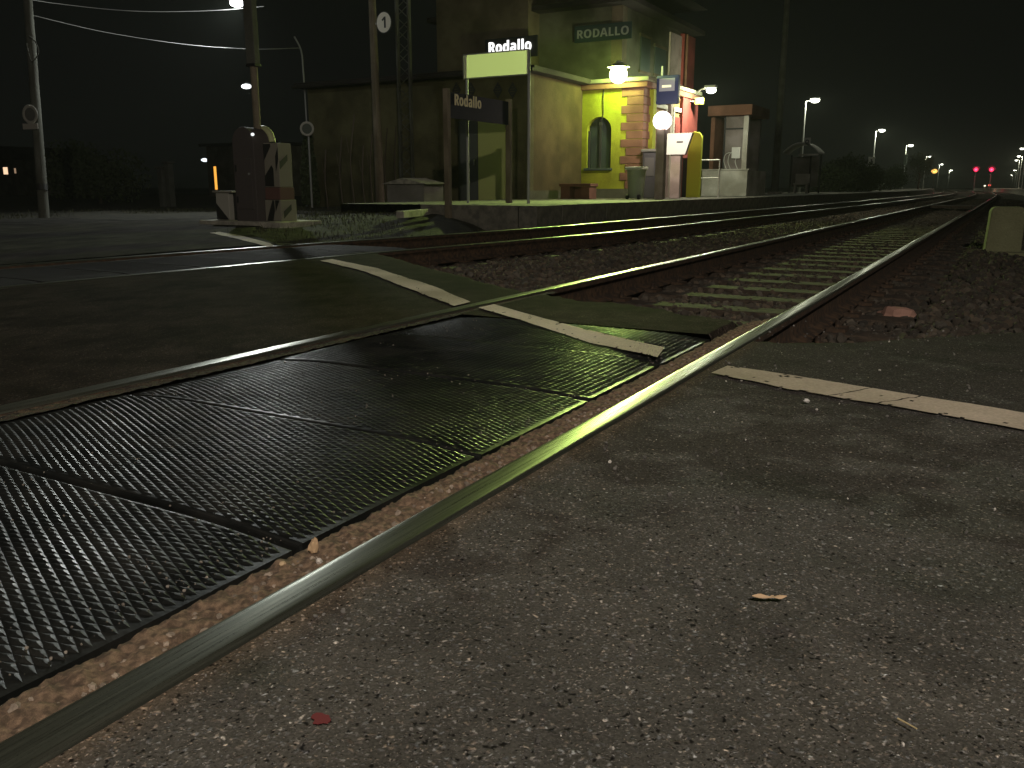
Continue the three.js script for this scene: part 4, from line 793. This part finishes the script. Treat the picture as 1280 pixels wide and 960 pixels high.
  const ss = new THREE.Shape([[c0 + 0.041, 0.07], [c1 - 0.02, 0.07], [c0 + 0.041, 0.34]].map(p => new THREE.Vector2(...p))); part('black_stripe', new THREE.ExtrudeGeometry(ss, { depth: 0.004, bevelEnabled: false }).translate(0, 0, Z + 0.001), M.black, c);
  part('side_stripe', bx(c1 + 0.002, c1 + 0.16, 0.062, ct - 0.002, Z - 0.5, Z - 0.1), M.black, c);
}
// ------------------------------------------------------------------ poles, signs, wires on the left
{
  const b = onY(55, 272, 0), top = onD(35, 0, 17.2), t = thing('utility_pole', 'leaning dim wooden pole with a round sign near the left road edge', 'pole', [b.x, 0, b.z]);
  const up = [lerp(b.x, top.x, 1.6), 7.0, lerp(b.z, top.z, 1.6)];
  part('shaft', cyl([b.x, -0.1, b.z], up, 0.10, 0.07, 12), M.poleGrey, t);
  const at = k => [lerp(b.x, up[0], k), lerp(0, 7, k), lerp(b.z, up[2], k)], k1 = at(0.075), k2 = at(0.092);
  part('band', cyl(k1, k2, 0.108, 0.108, 12), M.black, t);
  const s = onD(38, 143, 17.0), g = thing('round_sign', 'pale ringed round sign with a small plate on the leaning pole', 'sign', [s.x, s.y, s.z]);
  const face = o => o.rotateY(yaw * 0.5).translate(s.x, s.y, s.z);
  part('disc', face(new THREE.CylinderGeometry(0.175, 0.175, 0.02, 28).rotateX(Math.PI / 2)), plain(0.1, 0.1, 0.09), g);
  part('ring', face(new THREE.TorusGeometry(0.155, 0.03, 8, 28).scale(1, 1, 0.35).translate(0, 0, 0.012)), plain(0.30, 0.29, 0.25), g);
  const p = onD(38, 158, 17.0); part('plate', new RoundedBoxGeometry(0.36, 0.11, 0.02, 2, 0.006).rotateY(yaw * 0.5).translate(p.x, p.y, p.z), plain(0.30, 0.28, 0.24), g);
  // loose cable ends on the pole
  const q = onD(36, 50, 17.0); single('cable_loop', tubeOf([onD(36, 45, 17), onD(44, 52, 17), onD(48, 66, 17), onD(40, 77, 17), onD(33, 55, 17)], 0.012, 30, 6), M.poleGrey, 'slack cable loop hanging on the leaning pole', 'cable', [q.x, q.y, q.z]);
  const wire = (pts, label) => { const v = pts.map(([x, y, d]) => onD(x, y, d)); single('overhead_wire', tubeOf(v, 0.007, 60, 6), plain(0.4, 0.4, 0.4, 0.6), label, 'wire', v[0].toArray()); };
  wire([[36, 18, 17.2], [130, 40, 18.5], [235, 56, 19.7], [306, 61, 20.6], [376, 60, 24]], 'lower overhead wire running from the leaning pole towards the barrier');
  wire([[-40, -14, 16], [75, 5, 18], [170, 14, 19], [270, 13, 20], [330, 8, 20.5]], 'upper overhead wire ending near the white street lamp');
}
{ // street lamp behind the boom
  const p = onD(296, 5, 20), b = onD(317.5, 100, 20), t = thing('street_lamp', 'white street lamp with its post hidden behind the upright barrier boom', 'lamp', [b.x, 0, b.z]);
  part('post', cyl([b.x, 0, b.z], [b.x, p.y + 0.1, b.z], 0.06, 0.04, 10), M.galv, t);
  part('arm', tubeOf([[b.x, p.y + 0.05, b.z], [(b.x + p.x) / 2, p.y + 0.16, (b.z + p.z) / 2], [p.x, p.y + 0.13, p.z]], 0.025, 14, 8), M.galv, t);
  part('lantern', bx(p.x - 0.2, p.x + 0.2, p.y + 0.09, p.y + 0.17, p.z - 0.12, p.z + 0.12, 0.03), M.galv, t);
  part('lens', ball(p.x, p.y + 0.02, p.z, 0.15, 1.1, 0.6, 1), glow(0.92, 0.97, 1, 10), t);
  lampLight(LAMP.street, p.x - b.x, p.y + 0.0, p.z - b.z, 5, 0.03, t);
  spotLight(LAMP.street, LAMP.street.i, [p.x, p.y, p.z], [-14.2, 0, -9.6], 62, t, t.position);
}
// far street lamps along the road
[[308, 108, 60, 0.3, [0.95, 1, 1], 'far white street lamp halfway up behind the barrier boom'], [280, 186, 90, 0.26, [0.9, 0.95, 1], 'far small bluish street lamp left of the barrier machine'], [256, 200, 110, 0.4, [0.5, 0.55, 0.6], 'farthest dim street lamp over the dark road']].forEach(([px, py, D, r, c, l]) => {
  const p = onD(px, py, D), t = thing('street_lamp', l, 'lamp', [p.x, -0.4, p.z]);
  part('post', cyl([p.x + 0.6, -0.4, p.z], [p.x + 0.6, p.y + 0.1, p.z], 0.09, 0.06, 8), M.dark, t);
  part('arm', cyl([p.x + 0.6, p.y + 0.1, p.z], [p.x, p.y + 0.3, p.z], 0.04, 0.04, 6), M.dark, t);
  part('lens', ball(p.x, p.y, p.z, r, 1.3, 0.55, 1), glow(...c, 3), t);
  lampLight({ i: 30, c }, 0, p.y + 0.4, 0, 5, 1, t);
});
{ // pole with the disc "1"
  const b = onY(476, 264, 0), g0 = bank(b.x, b.z), t = thing('signal_pole', 'brown grey pole carrying a white disc with the number one', 'pole', [b.x, g0, b.z]);
  const top = onD(465, 0, 21.9);
  part('shaft', cyl([b.x, -0.2, b.z], [lerp(b.x, top.x, 1.3) , 7, lerp(b.z, top.z, 1.3)], 0.115, 0.085, 12), M.poleBrown, t);
  const c = onD(480, 28, 21.5), n = new THREE.Vector3(-fwd.x, 0, -fwd.z).normalize(), ang = Math.atan2(n.x, n.z) - 0.5;
  const d = part('disc', new THREE.CylinderGeometry(0.25, 0.25, 0.02, 30).rotateX(Math.PI / 2).scale(0.9, 1, 1).rotateY(ang).translate(c.x, c.y, c.z), plain(0.85, 0.82, 0.70, 0.6), t);
  part('disc_rim', new THREE.TorusGeometry(0.25, 0.014, 8, 30).scale(0.9, 1, 1).rotateY(ang).translate(c.x, c.y, c.z), M.black, t, d);
  part('numeral', lettering('1', 0.12, 0.26, 0.006).translate(-0.06, -0.13, 0.011).rotateY(ang).translate(c.x, c.y, c.z), M.black, t, d);
  part('bracket', bx(c.x - 0.3, c.x, c.y - 0.02, c.y + 0.02, c.z - 0.06, c.z - 0.03), M.galv, t, d);
}
{ // lattice mast
  const c = onD(507, 150, 22.3), h = 0.15, y0 = -0.2, y1 = 9, t = thing('lattice_mast', 'green grey lattice mast standing before the annex wall', 'mast', [c.x, y0, c.z]), r = yaw;
  const at = (sx, sz, y) => [c.x + (sx * Math.cos(r) + sz * Math.sin(r)) * h, y, c.z + (-sx * Math.sin(r) + sz * Math.cos(r)) * h];
  for (const [a, b] of [[-1, -1], [1, -1], [1, 1], [-1, 1]]) part('leg', cyl(at(a, b, y0), at(a, b, y1), 0.032, 0.032, 6), M.poleGrey, t);
  for (let k = 0, y = 0; y < y1 - 0.3; k++, y += 0.28) for (const [p, q] of [[[-1, 1], [1, 1]], [[1, -1], [-1, -1]], [[1, 1], [1, -1]], [[-1, -1], [-1, 1]]]) { const a = k % 2 ? p : q, b = k % 2 ? q : p; part('lacing', cyl(at(...a, y), at(...b, y + 0.28), 0.012, 0.012, 5), M.poleGrey, t); }
}
{ // ringed sign and a slim conifer behind it, with the thin curved pole
  const D = 23.5, s = onD(384, 161, D), g = thing('round_sign', 'pale ringed round sign in front of the slim dark conifer', 'sign', [s.x, bank(s.x, s.z), s.z]);
  part('post', cyl([s.x, -0.2, s.z - 0.04], [s.x, s.y, s.z - 0.04], 0.03, 0.03, 8), M.galv, g);
  part('disc', new THREE.CylinderGeometry(0.17, 0.17, 0.02, 26).rotateX(Math.PI / 2).rotateY(yaw).translate(s.x, s.y, s.z), plain(0.07, 0.08, 0.06), g);
  part('ring', new THREE.TorusGeometry(0.165, 0.032, 8, 26).scale(1, 1, 0.35).rotateY(yaw).translate(s.x, s.y, s.z + 0.01), plain(0.38, 0.36, 0.30), g);
  const q = onD(382, 250, 25), tp = [onD(386, 235, 25), onD(383, 150, 25), onD(379, 90, 25), onD(376, 62, 25), onD(368, 46, 25)];
  const pl = thing('thin_pole', 'thin pole bent over at its top beside the annex corner', 'pole', [q.x, -0.1, q.z]);
  part('shaft', tubeOf(tp, 0.025, 30, 8), M.galv, pl); part('foot', cyl([q.x, -0.1, q.z], [tp[0].x, tp[0].y, tp[0].z], 0.035, 0.03, 8), M.galv, pl);
}

// ------------------------------------------------------------------ plants
function foliage(n, at, size, seed) { // n small leaf faces spread through a volume
  const r = mulberry(seed), p = [], v = new THREE.Vector3(), e = new THREE.Euler(), q = new THREE.Quaternion();
  for (let i = 0; i < n; i++) {
    const c = at(r); if (!c) continue;
    q.setFromEuler(e.set(r() * 6.3, r() * 6.3, r() * 6.3)); const s = size * (0.6 + 0.8 * r());
    for (const [a, b] of [[-0.5, 0], [0.5, -0.12], [0.1, 0.7], [-0.5, 0], [0.1, 0.7], [-0.4, 0.5]]) { v.set(a * s, b * s, 0).applyQuaternion(q); p.push(c[0] + v.x, c[1] + v.y, c[2] + v.z); }
  }
  const g = new THREE.BufferGeometry(); g.setAttribute('position', new THREE.Float32BufferAttribute(p, 3)); g.computeVertexNormals(); g.userData.keep = true; return g;
}
const leafA = plain(0.055, 0.075, 0.03, 0.8), leafB = plain(0.07, 0.09, 0.035, 0.8), bark = plain(0.10, 0.08, 0.06, 0.95);
for (const m of [leafA, leafB]) m.side = THREE.DoubleSide;
function tree(name, label, x, y, z, h, rad, mat, seed, n = 2600, size = 0.22, group) {
  const t = thing(name, label, name === 'shrub' ? 'shrub' : 'tree', [x, y, z], group), r = mulberry(seed);
  const trunkH = name === 'shrub' ? h * 0.35 : h * 0.55;
  part('trunk', [cyl([x, y - 0.2, z], [x + 0.1, y + trunkH, z], 0.05 * h / 2, 0.025 * h / 2, 8), ...[0, 1, 2, 3].map(k => cyl([x + 0.05, y + trunkH * (0.55 + 0.1 * k), z], [x + Math.cos(k * 1.7) * rad * 0.6, y + trunkH + h * 0.18, z + Math.sin(k * 1.7) * rad * 0.6], 0.018 * h / 2, 0.008 * h / 2, 6))], bark, t);
  const blobs = []; for (let k = 0; k < 9; k++) { const a = r() * 6.3, d = Math.sqrt(r()) * rad * 0.62; blobs.push([x + Math.cos(a) * d, y + h * (name === 'shrub' ? 0.3 + 0.45 * r() : 0.42 + 0.42 * r()), z + Math.sin(a) * d, rad * (0.35 + 0.3 * r())]); }
  part('crown', foliage(n, q => { const b = blobs[Math.floor(q() * blobs.length)], th = q() * 6.3, c = q() * 2 - 1, s = Math.sqrt(1 - c * c), d = b[3] * Math.pow(q(), 0.45); return [b[0] + Math.cos(th) * s * d, b[1] + c * d * 0.9, b[2] + Math.sin(th) * s * d]; }, size, seed + 1), mat, t);
}
{ const c = onD(388, 248, 24.4), tb = bank(c.x, c.z), t = thing('slim_conifer', 'slim dark conifer standing at the annex corner', 'tree', [c.x, tb, c.z]), H = 1.95;
  part('trunk', cyl([c.x, tb - 0.2, c.z], [c.x, tb + H * 0.9, c.z], 0.05, 0.02, 8), bark, t);
  part('crown', foliage(3200, q => { const k = q(), th = q() * 6.3, d = (0.26 - 0.17 * k * k) * Math.sqrt(q()) * (0.8 + 0.35 * vnoise(th * 2, k * 9, 5)); return [c.x + Math.cos(th) * d, tb + 0.1 + k * H, c.z + Math.sin(th) * d]; }, 0.07, 300), leafA, t); }
{
  const L = [['shrub', 'broad dark shrub behind the leaning pole', -27, -13, 2.6, 1.7], ['shrub', 'dark shrub beside the two gate pillars', -31, -22, 2.8, 1.9], ['shrub', 'dark shrub farther left than the leaning pole', -24, -7.5, 2.2, 1.5]];
  L.forEach(([n, l, x, z, h, r], i) => tree(n, l, x, -0.1, z, h, r, i % 2 ? leafA : leafB, 400 + i * 7, 7000, 0.12));
  const P = [['shrub', 'round shrub behind the platform between shelter and second lamp', 1062, 60, 2.8, 1.9], ['shrub', 'low shrub lit by the second platform lamp', 1080, 66, 2.3, 1.6], ['shrub', 'shrub behind the platform past the second lamp', 1112, 84, 2.6, 2.1], ['tree', 'pale lit tree behind the fourth platform lamp', 1147, 118, 5.2, 2.6], ['shrub', 'dark shrub right of the curved shelter', 1040, 56, 2.0, 1.6]];
  P.forEach(([n, l, px, D, h, r], i) => { const p = onD(px, 236, D); tree(n, l, p.x, 0, p.z, h, r, i % 2 ? leafB : leafA, 500 + i * 7, 5000, 0.13); });
}
// bare stakes and saplings before the annex wall
[[409, 245, 187, 21.6], [428, 243, 171, 21.5], [443, 247, 143, 21.4], [456, 246, 182, 21.5], [466, 244, 168, 21.6], [484, 242, 160, 22.0], [497, 236, 158, 22.0]].forEach(([px, y0, y1, D], i) => {
  const a = onD(px + 1, y0, D), b = onD(px - 2 + (i % 3), y1, D), g0 = bank(a.x, a.z), t = thing('bare_sapling', 'thin bare dark stem standing before the annex wall', 'sapling', [a.x, g0, a.z], 'bare stems before the annex wall');
  part('stem', tubeOf([[a.x, g0 - 0.1, a.z], [lerp(a.x, b.x, 0.5) + 0.02, lerp(g0, b.y, 0.5), a.z], [b.x, b.y, b.z]], 0.016, 14, 6), bark, t);
  part('twig', tubeOf([[lerp(a.x, b.x, 0.6), lerp(g0, b.y, 0.6), a.z], [b.x + 0.07, lerp(g0, b.y, 0.78), a.z + 0.05]], 0.008, 6, 5), bark, t);
});
{ // grass on the bank and verge
  const r = mulberry(33), blade = new THREE.BufferGeometry(); blade.setAttribute('position', new THREE.Float32BufferAttribute([-0.006, 0, 0, 0.006, 0, 0, 0.004, 0.6, 0.06, -0.006, 0, 0, 0.004, 0.6, 0.06, -0.003, 0.6, 0.06, -0.003, 0.6, 0.06, 0.004, 0.6, 0.06, 0.012, 1, 0.2], 3)); blade.computeVertexNormals();
  const mats = [], cols = [];
  for (let i = 0; i < 26000; i++) {
    const left = r() < 0.7, x = left ? -7.4 - 12 * Math.pow(r(), 1.2) : 0.7 + 4 * Math.pow(r(), 1.5), z = left ? -8.2 - 11 * r() : -4.9 - 30 * Math.pow(r(), 2);
    if (left && x < -9.4 && z > -9.3 - (-9.6 - x) * 1.53 && x > -16.8 && z > -14.6) continue;
    if (left && fbm(x * 1.2, z * 1.2, 44) < 0.44) continue;
    if (!left && fbm(x * 1.5, z * 1.5, 45) < 0.48) continue;
    if (left && x > -10.9 && z < -13) continue;
    const s = (left ? 0.05 : 0.04) + 0.10 * r() * r(), y = left ? bank(x, z) : -0.14 + 0.11 * (fbm(x * 1.7, z * 1.7, 41) - 0.5) - 0.1 * smooth(1.2, 0.35, x);
    mats.push(new THREE.Matrix4().compose(new THREE.Vector3(x, y - 0.01, z), new THREE.Quaternion().setFromEuler(new THREE.Euler((r() - 0.5) * 0.8, r() * 6.3, (r() - 0.5) * 0.8)), new THREE.Vector3(1, s, s)));
    const b = 0.025 + 0.04 * r(); cols.push(new THREE.Color().setRGB(b * 0.95, b, b * 0.4));
  }
  const m = std({ color: lin(1, 1, 1), roughness: 0.9, side: THREE.DoubleSide }), im = new THREE.InstancedMesh(flat(blade), m, mats.length); im.name = 'grass'; im.userData = { kind: 'stuff', label: 'short rough grass on the bank and beside the ballast', category: 'grass' };
  mats.forEach((q, i) => { im.setMatrixAt(i, q); im.setColorAt(i, cols[i]); }); shade(im); scene.add(im);
}
{ // low covered well on the bank
  const c = onD(515, 238, 20.3), b = bank(c.x, c.z), t = thing('well_cover', 'low box with a shallow pale pitched lid below the lattice mast', 'well', [c.x, b, c.z]);
  part('box', bx(c.x - 0.5, c.x + 0.55, b - 0.1, 0.66, c.z - 0.5, c.z + 0.3), M.grey, t);
  const s = new THREE.Shape([[-0.62, 0], [0.7, 0], [0, 0.14]].map(p => new THREE.Vector2(...p))); part('lid', new THREE.ExtrudeGeometry(s, { depth: 0.95, bevelEnabled: false }).translate(c.x, 0.662, c.z - 0.57), M.concrete, t);
}
{ // pale kerb stones on the ramp up to the platform
  const list = [[[560, 264], [602, 261]], [[604, 260], [650, 257]], [[500, 276], [556, 268]]];
  list.forEach(([a, b], i) => { const p = onY(...a, 0.05), q = onY(...b, 0.08), L = p.distanceTo(q), g = new RoundedBoxGeometry(L, 0.12, 0.14, 2, 0.015).rotateY(-Math.atan2(q.z - p.z, q.x - p.x)).translate((p.x + q.x) / 2, bank((p.x + q.x) / 2, (p.z + q.z) / 2) + 0.03, (p.z + q.z) / 2); single('kerb_stone', g, M.concrete, ['pale kerb stone midway up the platform ramp', 'pale kerb stone at the upper end of the platform ramp', 'pale kerb stone at the foot of the platform ramp'][i], 'kerb', [p.x, 0, p.z]); });
  const g = onD(205, 250, 27), k = onD(214, 250, 27);
  [[g, 'left'], [k, 'right']].forEach(([p], i) => { const t = thing('gate_pillar', ['grey gate pillar with a stone at its foot beyond the road', 'slightly taller grey gate pillar beyond the road'][i], 'pillar', [p.x, -0.1, p.z]); part('shaft', bx(p.x - 0.1, p.x + 0.1, -0.1, 1.15 + i * 0.15, p.z - 0.1, p.z + 0.1, 0.02), M.poleGrey, t); part('cap', bx(p.x - 0.14, p.x + 0.14, 1.152 + i * 0.15, 1.22 + i * 0.15, p.z - 0.14, p.z + 0.14, 0.02), M.poleGrey, t); });
}
{ // marker stone by the near track
  const greenLitStone = plaster(0.24, 0.25, 0.14);  // green cast of the lamplight is put into the concrete colour
  const b = onY(1252, 311, -0.12), w = 0.165, h = 0.51, t = thing('marker_stone', 'concrete marker stone tinted with green lamplight with rounded shoulders beside the near track', 'stone', [b.x, -0.15, b.z]);
  const s = new THREE.Shape(); s.moveTo(-w - 0.02, 0); s.lineTo(w, 0); s.lineTo(w, h - 0.06); s.quadraticCurveTo(w, h, w - 0.06, h); s.lineTo(-w + 0.06, h); s.quadraticCurveTo(-w, h, -w, h - 0.06); s.closePath();
  part('block', new THREE.ExtrudeGeometry(s, { depth: 0.16, bevelEnabled: true, bevelSize: 0.014, bevelThickness: 0.014, bevelSegments: 3 }).rotateY(yaw * 0.3).translate(b.x, -0.15, b.z), greenLitStone, t);
  part('foot', bx(b.x - 0.26, b.x + 0.26, -0.28, -0.14, b.z - 0.1, b.z + 0.3, 0.02), greenLitStone, t);
}
// ------------------------------------------------------------------ houses far left with lit windows
{
  const d = 70, p = onD(10, 236, d), t = thing('far_house', 'dark far house with two small lit windows at the road end', 'house', [p.x, -0.4, p.z]);
  part('wall', bx(p.x - 5, p.x + 5, -0.4, 2.7, p.z - 6, p.z), plaster(0.16, 0.15, 0.13), t);
  const rs = new THREE.Shape([[-5.4, 0], [5.4, 0], [0, 1.1]].map(q => new THREE.Vector2(...q))); part('roof', new THREE.ExtrudeGeometry(rs, { depth: 6.6, bevelEnabled: false }).translate(p.x, 2.702, p.z - 6.3), M.roof, t);
  for (const [px, w, h, k] of [[7, 0.3, 0.28, 1.2], [19, 0.12, 0.2, 0.3]]) { const q = onZ(px, 213.5, p.z + 0.03); const wn = part('window', bx(q.x - w - 0.06, q.x + w + 0.06, q.y - h - 0.06, q.y + h + 0.06, p.z, p.z + 0.03), M.dark, t); part('window_pane', bx(q.x - w, q.x + w, q.y - h, q.y + h, p.z + 0.031, p.z + 0.04), glow(1, 0.66, 0.42, k), t, wn); }
  const o = onD(271, 236, 62), t2 = thing('far_house', 'far house front with a narrow glowing pane for an orange lit doorway', 'house', [o.x, -0.4, o.z]);
  part('wall', bx(o.x - 0.8, o.x + 6, -0.4, 3.4, o.z - 5, o.z), plaster(0.2, 0.18, 0.14), t2);
  part('roof', bx(o.x - 1.1, o.x + 6.3, 3.402, 3.6, o.z - 5.3, o.z + 0.4), M.roof, t2);
  const y0 = onZ(271, 237, o.z + 0.05).y, y1 = onZ(271, 208, o.z + 0.05).y, wn = part('window', bx(o.x - 0.2, o.x + 0.2, y0 - 0.05, y1 + 0.05, o.z, o.z + 0.03), M.dark, t2); part('window_pane', bx(o.x - 0.12, o.x + 0.12, y0, y1, o.z + 0.031, o.z + 0.045), glow(1, 0.42, 0.06, 1.3), t2, wn);  // glowing pane stands in for an orange-lit doorway and wall
}
// ------------------------------------------------------------------ far end of the line: signals and the other platform's lamps
[[1220, 212, 118, 'red signal lamp on a short post, left of the pair down the line'], [1239.5, 212, 116, 'red signal lamp on a short post, right of the pair down the line']].forEach(([px, py, D, l], i) => {
  const p = onD(px, py, D), t = thing('railway_signal', l, 'signal', [p.x, -0.3, p.z]);
  part('post', cyl([p.x, -0.3, p.z - 0.1], [p.x, p.y - 0.2, p.z - 0.1], 0.07, 0.07, 8), M.galv, t);
  part('target', new THREE.CylinderGeometry(0.5, 0.5, 0.04, 28).rotateX(Math.PI / 2).translate(p.x, p.y, p.z - 0.08), M.black, t);
  part('hood', new THREE.CylinderGeometry(0.26, 0.26, 0.3, 20, 1, true, -Math.PI / 2, Math.PI).rotateX(Math.PI / 2).translate(p.x, p.y, p.z + 0.12), M.black, t);
  part('lens', ball(p.x, p.y, p.z, 0.30, 1, 1, 0.4), glow(1, 0.03, 0.10, 1.25), t);
  lampLight({ i: 6, c: [1, 0.05, 0.12] }, 0, p.y + 0.3, 0.35, 5, 1, t);
});
[[1237, 231.5, 130, 0.16, [1, 0.1, 0.06], 'small red ground light below the signals'], [1231, 232.2, 130, 0.12, [1, 0.95, 0.7], 'small white ground light below the signals'], [1168, 214, 150, 0.42, [1, 0.55, 0.12], 'single orange lamp between the platform lamps']].forEach(([px, py, D, r, c, l]) => {
  const p = onD(px, py, D), t = thing('far_lamp', l, 'lamp', [p.x, -0.3, p.z]);
  part('post', cyl([p.x, -0.3, p.z - 0.1], [p.x, p.y, p.z - 0.1], 0.05, 0.05, 6), M.dark, t);
  part('lens', ball(p.x, p.y, p.z, r, 1.2, 0.9, 0.6), glow(...c, 1.6), t);
  lampLight({ i: 2.5, c }, 0, p.y + 0.3, 0.5, 5, 1, t);
});
{
  const tell = ['platform lamp over the other platform, partly cut by the picture edge', 'platform lamp over the other platform, brighter of a close pair', 'platform lamp over the other platform, fainter of a close pair', 'platform lamp over the other platform, upper of the slanted pair', 'platform lamp over the other platform, lowest and farthest'];
  let src = null;
  [[1277.5, 186], [1273.5, 195.5], [1270.5, 200.5], [1268, 213], [1264.5, 219]].forEach(([px, py], i) => {
    const D = 4.45 * FPX / (VPY - py) * 1.03, p = onD(px, py, D), base = [p.x, 0.34, p.z], h = p.y - 0.34;
    let t;
    if (!src) {
      t = src = thing('platform_lamp', tell[0], 'lamp', base, 'lamps along the other platform');
      part('post', cyl([p.x + 0.5, 0.34, p.z], [p.x + 0.5, p.y, p.z], 0.07, 0.05, 8), M.galv, t);
      part('arm', cyl([p.x + 0.5, p.y - 0.02, p.z], [p.x + 0.1, p.y + 0.1, p.z], 0.03, 0.03, 6), M.galv, t);
      const lan = part('lantern', bx(p.x - 0.28, p.x + 0.28, p.y + 0.07, p.y + 0.15, p.z - 0.14, p.z + 0.14, 0.03), M.galv, t);
      part('lens', ball(p.x, p.y, p.z, 0.2, 1.1, 0.55, 0.8), glow(1, 1, 0.86, 6), t, lan);
    } else { t = copy(src, base, tell[i]); }
    lampLight({ ...LAMP.platform, c: [1, 0.96, 0.7] }, 0, h - 0.05, 0, 5, 0.8, t);
  });
}
// ------------------------------------------------------------------ street lamp behind the viewer, whose light lies on the asphalt
{
  const x = 3.2, z = 3.4, y = 5.2, t = thing('street_lamp', 'street lamp on the road verge behind the viewer, lighting the asphalt', 'lamp', [x + 0.9, 0, z + 0.5]);
  part('post', cyl([x + 0.9, -0.05, z + 0.5], [x + 0.9, y + 0.1, z + 0.5], 0.08, 0.05, 12), M.galv, t);
  part('arm', cyl([x + 0.9, y + 0.05, z + 0.5], [x, y + 0.2, z], 0.03, 0.03, 8), M.galv, t);
  part('lantern', bx(x - 0.26, x + 0.26, y + 0.1, y + 0.2, z - 0.15, z + 0.15, 0.03), M.galv, t);
  part('lens', ball(x, y + 0.02, z, 0.15, 1.2, 0.6, 0.9), glow(1, 0.85, 0.66, 8), t);
  lampLight(LAMP.near, -0.9, y, -0.5, 5, 1, t);
}

// thin mist added for glow round the lamps, in place of lens bloom
scene.fog = new THREE.FogExp2(0xc8d0c4, 0.0006);

renderer.render(scene, camera);
